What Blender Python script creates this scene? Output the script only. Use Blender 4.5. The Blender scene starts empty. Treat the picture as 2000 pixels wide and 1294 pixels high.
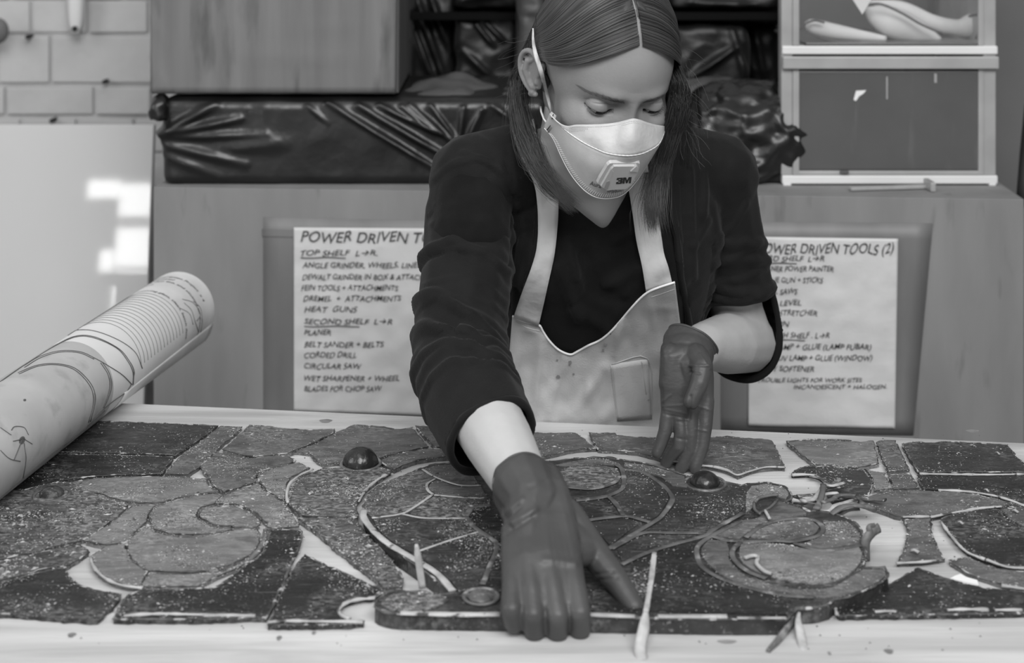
import bpy, bmesh, math, random
import numpy as np
from mathutils import Vector, Matrix, noise
from mathutils.bvhtree import BVHTree
random.seed(7); RNG = np.random.default_rng(7)
SC = bpy.context.scene
COL = SC.collection
F, ZC, HY = 2778.0, 1.5, -157.0          # focal length in pixels, eye height, horizon row

# ------------------------------------------------------------------ camera, world, light
cd = bpy.data.cameras.new('camera'); cam = bpy.data.objects.new('camera', cd); COL.objects.link(cam)
cam.location = (0, 0, ZC); cam.rotation_euler = (math.pi/2, 0, 0)
cd.sensor_width = 36; cd.lens = 50.004; cd.shift_y = -804/2000; cd.clip_start = .05
cd.dof.use_dof = True; cd.dof.focus_distance = 1.56; cd.dof.aperture_fstop = 5.0
SC.camera = cam
w = bpy.data.worlds.new('world'); SC.world = w; w.use_nodes = True
w.node_tree.nodes['Background'].inputs[0].default_value = (1, 1, 1, 1)
w.node_tree.nodes['Background'].inputs[1].default_value = .38
def area(name, loc, target, sx, sy, power, spread=180):
    l = bpy.data.lights.new(name, 'AREA'); l.shape = 'RECTANGLE'; l.size = sx; l.size_y = sy; l.energy = power
    l.spread = math.radians(spread)
    o = bpy.data.objects.new(name, l); COL.objects.link(o); o.location = loc
    o.rotation_euler = (Vector(target)-Vector(loc)).to_track_quat('-Z', 'Y').to_euler(); return o
area('ceiling_lamp_light', (-.35, 1.05, 2.55), (0, 1.4, .9), 1.5, .9, 4.5)
area('front_fill_light', (.5, -.5, 3.0), (.25, 1.9, .95), 2.6, 1.2, 92)  # added fill above and behind the camera, no visible source
area('left_fill_light', (-2.7, .5, 2.3), (.1, 1.7, 1.0), 1.2, 1.2, 20)  # added fill from the left, kept out of the board's reflection
SC.view_settings.view_transform = 'Standard'; SC.view_settings.look = 'None'
SC.view_settings.exposure = 0; SC.view_settings.gamma = 1; SC.view_settings.use_curve_mapping = False

# ------------------------------------------------------------------ helpers
def W(x, y, D): return Vector(((x-1000)/F*D, D, ZC-(y-HY)/F*D))
def ray(x, y): return Vector(((x-1000)/F, 1, -(y-HY)/F))
def T(x, y, z=.9):
    D = (ZC-z)*F/(y-HY); return Vector(((x-1000)/F*D, D, z))
def px(P): return 1000+F*P[0]/P[1], HY+F*(ZC-P[2])/P[1]
def empty(name, loc=(0, 0, 0)):
    o = bpy.data.objects.new(name, None); COL.objects.link(o); o.location = loc; o.empty_display_size = .05; return o
def tag(o, label=None, cat=None, group=None, kind=None):
    if label: o['label'] = label
    if cat: o['category'] = cat
    if group: o['group'] = group
    if kind: o['kind'] = kind
    return o
def link(name, me, m, parent=None, smooth=False):
    o = bpy.data.objects.new(name, me); COL.objects.link(o)
    if m and not me.materials: me.materials.append(m)
    if smooth: me.polygons.foreach_set('use_smooth', [True]*len(me.polygons))
    if parent:
        o.parent = parent
        off = Vector(parent.location); p = parent.parent
        while p: off += Vector(p.location); p = p.parent
        o.location = -off
    return o
def mesh(name, V, Fc, m, parent=None, smooth=False):
    me = bpy.data.meshes.new(name); me.from_pydata([tuple(map(float, v)) for v in V], [], [tuple(map(int, f)) for f in Fc]); me.update()
    return link(name, me, m, parent, smooth)
def frombm(name, bm, m, parent=None, smooth=False):
    me = bpy.data.meshes.new(name); bm.to_mesh(me); bm.free(); return link(name, me, m, parent, smooth)
def box_bm(bm, c, s, rz=0, bev=0, rx=0, ry=0):
    mt = Matrix.Translation(c) @ Matrix.Rotation(rz, 4, 'Z') @ Matrix.Rotation(rx, 4, 'X') @ Matrix.Rotation(ry, 4, 'Y') @ Matrix.Diagonal((*s, 1))
    g = bmesh.ops.create_cube(bm, size=1, matrix=mt)
    if bev:
        es = {e for v in g['verts'] for e in v.link_edges}
        bmesh.ops.bevel(bm, geom=list(es), offset=bev, segments=2, affect='EDGES', profile=.6)
def box(name, c, s, m, parent=None, rz=0, bev=.001, rx=0, ry=0):
    bm = bmesh.new(); box_bm(bm, c, s, rz, bev, rx, ry); return frombm(name, bm, m, parent)
def catmull(P, n=6, closed=False):
    P = [np.array(p, float) for p in P]; out = []; N = len(P)
    for i in range(N if closed else N-1):
        p1, p2 = P[i], P[(i+1) % N]
        p0 = P[(i-1) % N] if closed or i > 0 else 2*p1-p2
        p3 = P[(i+2) % N] if closed or i < N-2 else 2*p2-p1
        for k in range(n):
            t = k/n
            out.append(.5*((2*p1)+(-p0+p2)*t+(2*p0-5*p1+4*p2-p3)*t*t+(-p0+3*p1-3*p2+p3)*t**3))
    if not closed: out.append(P[-1])
    return out
def tube(name, pts, r, m, parent=None, seg=6, flat=1.0, closed=False, up=(0, 0, 1), cap=True, smooth=True, geo=False):
    P = [Vector(p) for p in pts]; n = len(P); V = []; Fc = []
    up = Vector(up)
    for i, p in enumerate(P):
        a = P[(i-1) % n] if closed or i else P[i]; b = P[(i+1) % n] if closed or i < n-1 else P[i]
        t = (b-a).normalized() if (b-a).length > 1e-9 else Vector((1, 0, 0))
        s = t.cross(up)
        s = s.normalized() if s.length > 1e-5 else Vector((1, 0, 0))
        u = s.cross(t).normalized(); rr = r[i] if hasattr(r, '__len__') else r
        for k in range(seg):
            an = 2*math.pi*k/seg; V.append(p+s*math.cos(an)*rr+u*math.sin(an)*rr*flat)
    for i in range(n if closed else n-1):
        for k in range(seg):
            a = i*seg+k; b = i*seg+(k+1) % seg; c = ((i+1) % n)*seg+(k+1) % seg; d = ((i+1) % n)*seg+k
            Fc.append((a, b, c, d))
    if cap and not closed: Fc.append(tuple(range(seg))[::-1]); Fc.append(tuple((n-1)*seg+k for k in range(seg)))
    if geo: return V, Fc
    return mesh(name, V, Fc, m, parent, smooth)
def grid(name, G, m, parent=None, smooth=True, thick=0):
    """G[i][j] points"""
    G = [[Vector(p) for p in row] for row in G]; R, C = len(G), len(G[0]); V = [p for row in G for p in row]
    Fc = [(i*C+j, i*C+j+1, (i+1)*C+j+1, (i+1)*C+j) for i in range(R-1) for j in range(C-1)]
    o = mesh(name, V, Fc, m, parent, smooth)
    if thick:
        md = o.modifiers.new('solid', 'SOLIDIFY'); md.thickness = thick; md.offset = 0
    return o
def resample(row, n):
    P = catmull(row, 8); P = np.array(P); d = np.r_[0, np.cumsum(np.linalg.norm(np.diff(P, axis=0), axis=1))]
    t = np.linspace(0, d[-1], n); return np.array([np.interp(t, d, P[:, k]) for k in range(P.shape[1])]).T

# ------------------------------------------------------------------ materials
def M(name, c1, c2=None, scale=8, rough=.6, stretch=(1, 1, 1), bump=0, bscale=None, bstretch=None, detail=5, lo=.35, hi=.65,
      c3=None, s3=60, lo3=.6, hi3=.66, metallic=0, sheen=0, coat=0, dist=0, alpha=1, trans=0, spec=.5, st3=None, sss=0, r2=None):
    m = bpy.data.materials.new(name); m.use_nodes = True; nt = m.node_tree; N = nt.nodes; L = nt.links
    b = N['Principled BSDF']; b.inputs['Roughness'].default_value = rough; b.inputs['Metallic'].default_value = metallic
    b.inputs['Specular IOR Level'].default_value = spec
    b.inputs['Sheen Weight'].default_value = sheen; b.inputs['Coat Weight'].default_value = coat; b.inputs['Alpha'].default_value = alpha
    b.inputs['Transmission Weight'].default_value = trans; b.inputs['Subsurface Weight'].default_value = sss
    b.inputs['Base Color'].default_value = (c1, c1, c1, 1)
    tc = N.new('ShaderNodeTexCoord')
    def tex(sc, st, det, ds=0):
        mp = N.new('ShaderNodeMapping'); mp.inputs['Scale'].default_value = st; L.new(tc.outputs['Object'], mp.inputs[0])
        t = N.new('ShaderNodeTexNoise'); t.inputs['Scale'].default_value = sc; t.inputs['Detail'].default_value = det
        t.inputs['Distortion'].default_value = ds; L.new(mp.outputs[0], t.inputs['Vector']); return t.outputs[0]
    def ramp(src, lo, hi, a, bb):
        r = N.new('ShaderNodeMapRange'); r.inputs[1].default_value = lo; r.inputs[2].default_value = hi
        r.inputs[3].default_value = a; r.inputs[4].default_value = bb; L.new(src, r.inputs[0]); return r.outputs[0]
    col = None
    if c2 is not None: col = ramp(tex(scale, stretch, detail, dist), lo, hi, c1, c2)
    if c3 is not None:
        f = ramp(tex(s3, st3 or stretch, 6), lo3, hi3, 0, 1)
        mx = N.new('ShaderNodeMix'); L.new(f, mx.inputs[0]); mx.inputs[3].default_value = c3
        if col: L.new(col, mx.inputs[2])
        else: mx.inputs[2].default_value = c1
        col = mx.outputs[0]
        if r2 is not None: L.new(ramp(f, 0, 1, rough, r2), b.inputs['Roughness'])
    if col: L.new(col, b.inputs['Base Color'])
    if bump:
        bp = N.new('ShaderNodeBump'); bp.inputs['Distance'].default_value = bump; bp.inputs['Strength'].default_value = 1
        L.new(tex(bscale or scale, bstretch or stretch, 4), bp.inputs['Height']); L.new(bp.outputs[0], b.inputs['Normal'])
    return m
def emis(name, v, s):
    m = bpy.data.materials.new(name); m.use_nodes = True; b = m.node_tree.nodes['Principled BSDF']
    b.inputs['Base Color'].default_value = (v, v, v, 1); b.inputs['Emission Color'].default_value = (1, 1, 1, 1); b.inputs['Emission Strength'].default_value = s; return m

mWall = M('white_painted_brick', .48, .57, 6, .7, bump=.003, bscale=25, c3=.25, s3=14, lo3=.68, hi3=.8)
mMortar = M('mortar', .40, .52, 10, .8, bump=.003, bscale=40)
mBoard = M('glossy_white_board', .54, .57, 2, .5, spec=.3, coat=1.0)
mBoard.node_tree.nodes['Principled BSDF'].inputs['Coat Roughness'].default_value = .035
mPly = M('plywood_face', .18, .25, 9, .75, (1.6, 1.6, .35), bump=.0006, bscale=60, detail=8, lo=.25, hi=.75, c3=.13, s3=30, lo3=.62, hi3=.8, st3=(1.5, 1.5, .3))
mTapeDark = M('brown_packing_tape', .135, .19, 12, .5, (1, 1, .3), bump=.0004, bscale=30)
mPaper = M('paper_sheet', .55, .62, 12, .6, bump=.0025, bscale=22, bstretch=(1, 1, 1))
mInk = M('marker_ink', .02, rough=.6)
mInkPen = M('thin_marker_ink', .045, rough=.6); mMatte = M('matte_black_paint', .008, rough=1, spec=.05)
mInkSoft = M('faded_print_ink', .09, rough=.7)
mTable = M('pale_table_wood', .35, .62, 2.6, .55, (1, 8, 1), detail=9, lo=.28, hi=.72, bump=.0006, bscale=30, bstretch=(.5, 12, 1), c3=.32, s3=9, lo3=.66, hi3=.82, st3=(.6, 3, 1), dist=1.6)
mTableEdge = M('plywood_edge', .30, .45, 200, .7, (.1, .1, 1))
mKnot = M('wood_knot', .16, .3, 60, .6)
mCard = M('cardboard', .125, .185, 40, .85, (1, 1, .06), detail=6, lo=.25, hi=.75, bump=.0006, bscale=120, bstretch=(1, 1, .05), c3=.09, s3=10, lo3=.58, hi3=.72, st3=(2.4, 2.4, .5))
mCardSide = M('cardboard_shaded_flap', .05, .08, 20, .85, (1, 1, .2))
mPlast = M('black_plastic_film', .006, .011, 10, .34, bump=.004, bscale=16, spec=.6, c3=.018, s3=9, lo3=.55, hi3=.8, r2=.42)
mPlastDustSheen = M('dust_and_sheen_plastic', .045, .09, 7, .5, bump=.003, bscale=24)
mPlastDark = M('matte_black_plastic', .006, .014, 6, .42, bump=.008, bscale=9, spec=.4)
mDrawFrame = M('white_plastic_frame', .68, .75, 5, .35)
mDrawFront = M('frosted_drawer_plastic', .075, .095, 6, .3, bump=.0004, bscale=40, c3=.15, s3=12, lo3=.62, hi3=.9, st3=(4, 1, .6))
mDrawRim = M('translucent_plastic_rim', .30, .38, 12, .35)
mFoam = M('white_foam_shoe_form', .66, .78, 15, .7)
mGreyWall = M('grey_painted_board', .13, .16, 4, .7)
mMetal = M('dull_steel', .35, .45, 30, .4, metallic=.3)
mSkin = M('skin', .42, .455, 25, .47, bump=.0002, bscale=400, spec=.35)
mFaceShade = M('shaded_face_skin', .21, .235, 25, .47, bump=.0002, bscale=400, spec=.35)  # same skin as the arms, darkened: shade on the face put into the colour
mHair = M('dark_hair', .05, rough=.36, spec=.6)
_n = mHair.node_tree; _g = _n.nodes.new('ShaderNodeNewGeometry'); _m = _n.nodes.new('ShaderNodeMapRange'); _m.inputs[3].default_value = .018; _m.inputs[4].default_value = .085
_n.links.new(_g.outputs['Random Per Island'], _m.inputs[0]); _n.links.new(_m.outputs[0], _n.nodes['Principled BSDF'].inputs['Base Color'])
mHairCap = M('dark_hair_root', .014, .03, 90, .5)
mBrow = M('brow_hair', .09, rough=.6)
mLash = M('eyelash', .008, rough=.5)
mEyeW = M('eye_white', .35, rough=.2)
mIris = M('dark_iris', .02, rough=.1)
mLip = M('lips', .28, rough=.4)
mCardi = M('black_knit', .0045, .0072, 30, .8, bump=.0004, bscale=700, sheen=.06, spec=.2)
mShirt = M('black_jersey', .006, .009, 30, .95, bump=.0003, bscale=600, sheen=.05, spec=.12)
mApron = M('cream_cotton', .40, .52, 9, .85, bump=.0004, bscale=500, c3=.15, s3=11, lo3=.70, hi3=.80, st3=(1, 1, 1), sheen=.05)
mStrap = M('cream_cotton_strap', .44, .54, 14, .85, bump=.003, bscale=30)
mPiping = M('white_piping', .72, rough=.7)
mGlove = M('grey_nitrile', .052, .07, 20, .44, bump=.0009, bscale=50, bstretch=(1, 1, 1.8), spec=.32)
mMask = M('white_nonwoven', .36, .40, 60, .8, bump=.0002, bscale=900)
mMaskTopLit = M('white_nonwoven_top_lit', .44, .54, 25, .8, bump=.0008, bscale=120)  # upper panel's brightness from facing up is put into its colour
mMaskHi = M('white_seam', .66, rough=.7)
mValve = M('white_valve_plastic', .44, rough=.4)
mElastic = M('elastic_band', .50, .58, 200, .8)
mRoll = M('tracing_paper_roll', .66, .72, 6, .55, c3=.42, s3=9, lo3=.5, hi3=.8)
mRollDraw = M('rubbed_drawing_paper', .36, .48, 12, .6, detail=9, lo=.3, hi=.7, c3=.28, s3=30, lo3=.55, hi3=.75)
def glass_mat(name, a, b, d, lo3, sc=24):
    """streaky glass with patches of dust, fine flecks and scratches"""
    m = bpy.data.materials.new(name); m.use_nodes = True; nt = m.node_tree; N = nt.nodes; L = nt.links; bs = N['Principled BSDF']
    tc = N.new('ShaderNodeTexCoord')
    def tex(s, st, det, dist=0, rg=.5):
        q = N.new('ShaderNodeMapping'); q.inputs['Scale'].default_value = st; L.new(tc.outputs['Object'], q.inputs[0]); t = N.new('ShaderNodeTexNoise')
        t.inputs['Scale'].default_value = s; t.inputs['Detail'].default_value = det; t.inputs['Distortion'].default_value = dist; t.inputs['Roughness'].default_value = rg; L.new(q.outputs[0], t.inputs[0]); return t.outputs[0]
    def rmp(x, l, h, u, v):
        r = N.new('ShaderNodeMapRange'); r.inputs[1].default_value = l; r.inputs[2].default_value = h; r.inputs[3].default_value = u; r.inputs[4].default_value = v
        if hasattr(x, 'links'): L.new(x, r.inputs[0])
        return r.outputs[0]
    def math_(op, x, y):
        n = N.new('ShaderNodeMath'); n.operation = op
        for k, v in enumerate((x, y)):
            if hasattr(v, 'links'): L.new(v, n.inputs[k])
            else: n.inputs[k].default_value = v
        n.use_clamp = True; return n.outputs[0]
    def mix(f, x, y):
        n = N.new('ShaderNodeMix'); L.new(f, n.inputs[0])
        for k, v in ((2, x), (3, y)):
            if hasattr(v, 'links'): L.new(v, n.inputs[k])
            else: n.inputs[k].default_value = v
        return n.outputs[0]
    base = rmp(tex(sc, (1, 2.4, 1), 8, 1.0, .6), .32, .68, a, b)
    patch = rmp(tex(13, (1, 1.5, 1), 5, .6), lo3-.02, lo3+.20, 0, 1)
    fine = rmp(tex(150, (1, 1.7, 1), 5, .3, .65), .44, .66, 0, 1)
    film = math_('MULTIPLY', patch, fine)
    col = mix(math_('MULTIPLY', film, .85), base, d)
    fleck = rmp(tex(420, (1, 1.6, 1), 2), .64, .70, 0, 1); fl2 = math_('MULTIPLY', fleck, rmp(tex(30, (1, 1, 1), 3), .42, .62, .15, 1))
    col = mix(math_('MULTIPLY', fl2, .8), col, d*1.35)
    scr = rmp(tex(90, (.25, 5, 1), 3, .4), .66, .72, 0, .5); col = mix(scr, col, d*.8)
    L.new(col, bs.inputs['Base Color']); L.new(rmp(film, 0, .8, .40, .9), bs.inputs['Roughness']); bs.inputs['Specular IOR Level'].default_value = .4
    bp = N.new('ShaderNodeBump'); bp.inputs['Distance'].default_value = .0016; L.new(tex(70, (1, 2.2, 1), 6, .5), bp.inputs['Height']); L.new(bp.outputs[0], bs.inputs['Normal'])
    return m
mG = {'dark': glass_mat('dark_leaded_glass', .016, .045, .22, .50), 'vdark': glass_mat('near_black_glass', .010, .026, .20, .50),
      'mid': glass_mat('mid_grey_streaky_glass', .055, .14, .30, .46), 'light': glass_mat('light_dusty_glass', .10, .21, .36, .42),
      'dusty': glass_mat('dark_glass_under_dust', .022, .09, .36, .38)}
mEdge = M('broken_putty_edge', .02, .12, 60, .8, bump=.001, bscale=120, c3=.42, s3=90, lo3=.56, hi3=.62)
mEdgeL = M('pale_putty_edge', .30, .48, 40, .85, bump=.001, bscale=120, c3=.06, s3=60, lo3=.60, hi3=.66)
mCame = M('lead_came', .06, .14, 50, .5, bump=.0008, bscale=110, c3=.30, s3=60, lo3=.56, hi3=.70)
mCameL = M('pale_lead_strip', .34, .55, 60, .6, bump=.001, bscale=120)
mPutty = M('dry_putty_crumbs', .4, rough=.9)
_n = mPutty.node_tree; _g = _n.nodes.new('ShaderNodeNewGeometry'); _m = _n.nodes.new('ShaderNodeMapRange'); _m.inputs[3].default_value = .12; _m.inputs[4].default_value = .5
_n.links.new(_g.outputs['Random Per Island'], _m.inputs[0]); _n.links.new(_m.outputs[0], _n.nodes['Principled BSDF'].inputs['Base Color'])
mPuttyD = M('dark_crumbs', .05, .1, 80, .9)
mJewel = M('pressed_glass_jewel', .012, .02, 20, .26, spec=.6, bump=.002, bscale=60)
mSlab = M('dark_window_backing', .05, .085, 12, .6, (1, 1, 6))
mWhite = M('white_scrap', .78, rough=.7)
mFloor = M('concrete_floor', .16, .22, 3, .8)
mTrouser = M('dark_denim', .02, .03, 60, .9)

# ------------------------------------------------------------------ room shell
fl = box('floor', (0, 1, -.03), (7, 8, .06), mFloor, bev=0); tag(fl, kind='structure')
WY = 2.95
wall = box('wall_back', (0, WY+.05, 1.4), (7, .1, 2.8), mMortar, bev=0); tag(wall, kind='structure')
# painted bricks in the corner the photograph shows
def brick_mesh(w_, h_):
    bm = bmesh.new(); box_bm(bm, (0, 0, 0), (w_, .03, h_), bev=.004); me = bpy.data.meshes.new('brick'); bm.to_mesh(me); bm.free(); return me
pxm = WY/F
rows = [(-66, -2), (2, 64), (70, 162), (170, 224), (232, 296), (300, 366)]
cuts = [[-120, 20, 128, 240, 350], [-100, 60, 172, 290, 360], [-110, -6, 98, 300, 360], [-80, 10, 184, 296, 400], [-120, 40, 150, 262, 370], [-90, 20, 130, 240, 360]]
for (y0, y1), cx in zip(rows, cuts):
    for a, b_ in zip(cx[:-1], cx[1:]):
        p0, p1 = W(a+3, y0, WY-.008), W(b_-3, y1, WY-.008)
        o = link('brick', brick_mesh(abs(p1.x-p0.x), abs(p0.z-p1.z)), mWall, wall)
        o.location = Vector(((p0.x+p1.x)/2, WY+.008+random.uniform(-.002, .002), (p0.z+p1.z)/2))-wall.location
        o.rotation_euler = (random.uniform(-.01, .01), random.uniform(-.006, .006), random.uniform(-.01, .01))
wr = box('wall_right', (1.62, 1.0, 1.4), (.1, 4.2, 2.8), mGreyWall, bev=0); tag(wr, kind='structure')

def nail(x, y):
    p = W(x, y, WY-.03); return [p, p+Vector((0, .03, 0))]
for (x, y, lb) in ((53, 72, 'dark hole in the white painted brick nearest the left frame edge'), (203, 160, 'small dark nail hole right of centre in painted brick'), (100, 236, 'dark nail just above the top edge of the white board')):
    tag(tube('wall_nail', nail(x, y), .0045, mInk, seg=8), lb, 'nail')
# hanging white strip with a hole
st = empty('hanging_strip', W(148, 40, WY-.04)); tag(st, 'white tapered plastic strip with a round hole hanging on the brick wall', 'strip')
G = []
for i in range(9):
    t = i/8; y = -60+t*125; hw = 20-6*t if t < .85 else (14 if t < .95 else 9)
    G.append([W(148-hw, y, WY-.045), W(148-hw*.4, y, WY-.052), W(148+hw*.4, y, WY-.052), W(148+hw, y, WY-.045)])
grid('strip_body', G, mDrawFrame, st, thick=.004)
tube('hole', [W(146, 56, WY-.056), W(146, 56, WY-.048)], .006, mInk, st, seg=12)
kn = empty('wall_knob', W(0, 60, WY-.06)); tag(kn, 'dark rounded peg on the brick wall at the left frame edge', 'knob')  # unidentified dark round knob at the left edge
bm = bmesh.new(); bmesh.ops.create_uvsphere(bm, u_segments=20, v_segments=12, radius=.022, matrix=Matrix.Translation(W(-4, 60, WY-.065)) @ Matrix.Diagonal((1, .6, 1.2, 1)))
frombm('knob_cap', bm, mGreyWall, kn, True); tube('knob_stem', [W(-4, 60, WY-.06), W(-4, 60, WY)], .008, mMetal, kn, seg=10)

# white glossy board leaning on the wall
bt = W(303, 243, 2.62); tilt = math.radians(8.5)
bb = bmesh.new(); H = 1.26; cx = bt.x-.75
dv = Vector((0, -math.sin(tilt), -math.cos(tilt)))
box_bm(bb, Vector((cx, bt.y, bt.z))+dv*H/2, (1.5, .018, H), bev=.002, rx=-tilt)
wb = frombm('white_board', bb, mBoard); tag(wb, 'large glossy white board leaning against the brick wall at left', 'board')
# window behind the photographer, mirrored in the board
wx, wy = -1.85, -1.9
win = empty('window_1', (wx, wy, 1.1)); win['kind'] = 'structure'
mPane = emis('daylit_pane', .8, 15.0)
for dx, w_, z0, z1 in ((.0, .17, 1.37, 1.53), (0, .17, 1.13, 1.315), (0, .16, .93, 1.10), (-.17, .15, 1.46, 1.545), (-.13, .06, 1.11, 1.21)):
    box('pane', (wx+dx, wy, (z0+z1)/2), (w_, .01, z1-z0), mPane, win, bev=0)
for dx in (-.26, -.09, .10): box('window_frame', (wx+dx, wy-.03, 1.2), (.02, .03, .72), mDrawFrame, win)
for z in (.90, 1.11, 1.34, 1.56): box('window_frame', (wx-.08, wy-.03, z), (.36, .03, .02), mDrawFrame, win)

# ------------------------------------------------------------------ cabinet with two lists
A = Vector((-.567, 2.25, 0)); B = Vector((.7743, 2.151, 0)); CT = 1.0772
ux = (B-A).normalized(); uy = Vector((-ux.y, ux.x, 0)); CL = (B-A).length; rz = math.atan2(ux.y, ux.x)
def C(u, d, z): return A+ux*u+uy*d+Vector((0, 0, z))
def onfront(x, y, off=0):      # pixel -> point on the cabinet's front face
    r = ray(x, y); k = (A-uy*off-Vector((0, 0, 0))).dot(uy)/r.dot(uy); return Vector((0, 0, ZC))+r*k
cab = empty('plywood_cabinet', C(CL/2, .26, 0)); tag(cab, 'long waist high plywood cabinet behind the woman carrying two taped lists', 'cabinet')
box('front_panel', C(CL/2, .009, CT/2), (CL, .018, CT), mPly, cab, rz)
box('top_panel', C(CL/2, .272, CT-.009), (CL, .508, .018), mPly, cab, rz)
box('side_panel', C(.009, .27, CT/2-.01), (.018, .50, CT-.02), mPly, cab, rz)
box('side_panel', C(CL-.009, .27, CT/2-.01), (.018, .50, CT-.02), mPly, cab, rz)
box('back_panel', C(CL/2, .52, CT/2-.01), (CL-.03, .012, CT-.02), mPly, cab, rz)
def frontquad(name, pts, off, m, parent, thick=.0006, n=14, wob=0):
    tl, tr, br, bl = pts; G = []
    for i in range(n):
        t = i/(n-1); row = []
        for j in range(n):
            s = j/(n-1)
            x = (tl[0]*(1-s)+tr[0]*s)*(1-t)+(bl[0]*(1-s)+br[0]*s)*t; y = (tl[1]*(1-s)+tr[1]*s)*(1-t)+(bl[1]*(1-s)+br[1]*s)*t
            e = off
            if wob: e += wob*(noise.noise(Vector((x*.03, y*.03, 1)))+.6*abs(math.sin(y*.22+math.sin(x*.05)))*max(0, 1-min(s, 1-s)*9))
            row.append(onfront(x, y, e))
        G.append(row)
    return grid(name, G, m, parent, thick=thick)
def text_mesh(s, size):
    c = bpy.data.curves.new('t', 'FONT'); c.body = s; c.size = size; c.shear = .25; c.offset = size*.004
    o = bpy.data.objects.new('t', c); COL.objects.link(o); dg = bpy.context.evaluated_depsgraph_get(); dg.update()
    me = bpy.data.meshes.new_from_object(o.evaluated_get(dg)); bpy.data.objects.remove(o); return me
def sheet_text(s, x, y, hpx, parent, wpx=None, m=mInk, name='text_line', underline=0):
    me = text_mesh(s, 1.0); vs = np.array([v.co[:] for v in me.vertices]); wid = vs[:, 0].max()-vs[:, 0].min(); x0 = vs[:, 0].min()
    k = wpx/wid if wpx else hpx/.7
    ph = random.random()*9
    for v in me.vertices:
        a, b_ = v.co.x-x0, v.co.y
        X = x+a*k; Y = y-b_*hpx/.72+math.sin(a*2.3+ph)*hpx*.10+math.sin(a*6+ph)*hpx*.06
        v.co = onfront(X, Y, .0066)
    me.update(); o = link(name, me, m, parent)
    if underline:
        tube('underline', [onfront(x+i*underline/8, y+4+math.sin(i)*.8, .0066) for i in range(9)], .0007, m, parent, seg=4)
    return o
s1 = empty('handwritten_list', C(.40, -.004, .85)); tag(s1, 'handwritten power tool list taped on cabinet to the left of the woman', 'list')
frontquad('tape_border', [(514, 424), (905, 432), (905, 840), (514, 830)], .0008, mTapeDark, s1)
frontquad('tape_strip', [(512, 446), (905, 452), (905, 470), (512, 462)], .0016, mTapeDark, s1)
frontquad('paper', [(574, 444), (868, 446), (868, 812), (574, 802)], .0046, mPaper, s1, wob=.0016, n=60)
sheet_text('POWER DRIVEN TOOLS', 587, 473, 21, s1, 312, mInkPen)
for s, x, y, wp, ul in [('TOP SHELF  L\u2192R.', 587, 499, 150, 88), ('ANGLE GRINDER, WHEELS, LINER KEY', 590, 523, 268, 0), ('DEWALT GRINDER IN BOX & ATTACHMENTS', 590, 546, 282, 0),
        ('FEIN TOOLS + ATTACHMENTS', 588, 567, 190, 0), ('DREMEL  +  ATTACHMENTS', 592, 588, 192, 0), ('HEAT  GUNS', 594, 609, 104, 0), ('SECOND SHELF  L\u2192R', 594, 633, 172, 108),
        ('PLANER', 594, 654, 52, 0), ('BELT SANDER + BELTS', 594, 678, 156, 0), ('CORDED DRILL', 594, 698, 102, 0), ('CIRCULAR SAW', 594, 720, 112, 0),
        ('WET SHARPENER + WHEEL', 594, 744, 186, 0), ('BLADES FOR CHOP SAW', 594, 764, 152, 0)]:
    sheet_text(s, x, y, 11, s1, wp, underline=ul)
s2 = empty('handwritten_list', C(1.15, -.004, .85)); tag(s2, 'handwritten power tool list taped on cabinet to the right of the woman', 'list')
frontquad('tape_border', [(1408, 432), (1822, 436), (1784, 850), (1408, 845)], .0012, mTapeDark, s2)
frontquad('paper', [(1462, 462), (1754, 466), (1748, 836), (1462, 831)], .0046, mPaper, s2, wob=.0016, n=60)
sheet_text('POWER DRIVEN TOOLS (2)', 1480, 495, 20, s2, 266, mInkPen)
for s, x, y, wp, ul in [('THIRD SHELF  L\u2192R', 1476, 510, 134, 80), ('WAGNER POWER PAINTER', 1476, 530, 152, 0), ('GLUE GUN + STICKS', 1492, 552, 116, 0), ('SMALL SAWS', 1482, 574, 76, 0), ('LEVEL', 1523, 596, 42, 0),
        ('STRETCHER', 1522, 616, 74, 0), ('IRON', 1500, 638, 42, 0), ('FOURTH SHELF . L\u2192R', 1484, 660, 136, 88), ('UV LAMP + GLUE (LAMP FUBAR)', 1490, 682, 212, 0),
        ("'S UV LAMP + GLUE (WINDOW)", 1508, 704, 196, 0), ('PUTTY SOFTENER', 1474, 725, 116, 0), ('TROUBLE LIGHTS FOR WORK SITES', 1480, 746, 204, 0), ('INCANDESCENT + HALOGEN.', 1550, 759, 182, 0)]:
    sheet_text(s, x, y, 11 if y < 740 else 8.5, s2, wp, underline=ul)

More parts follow.
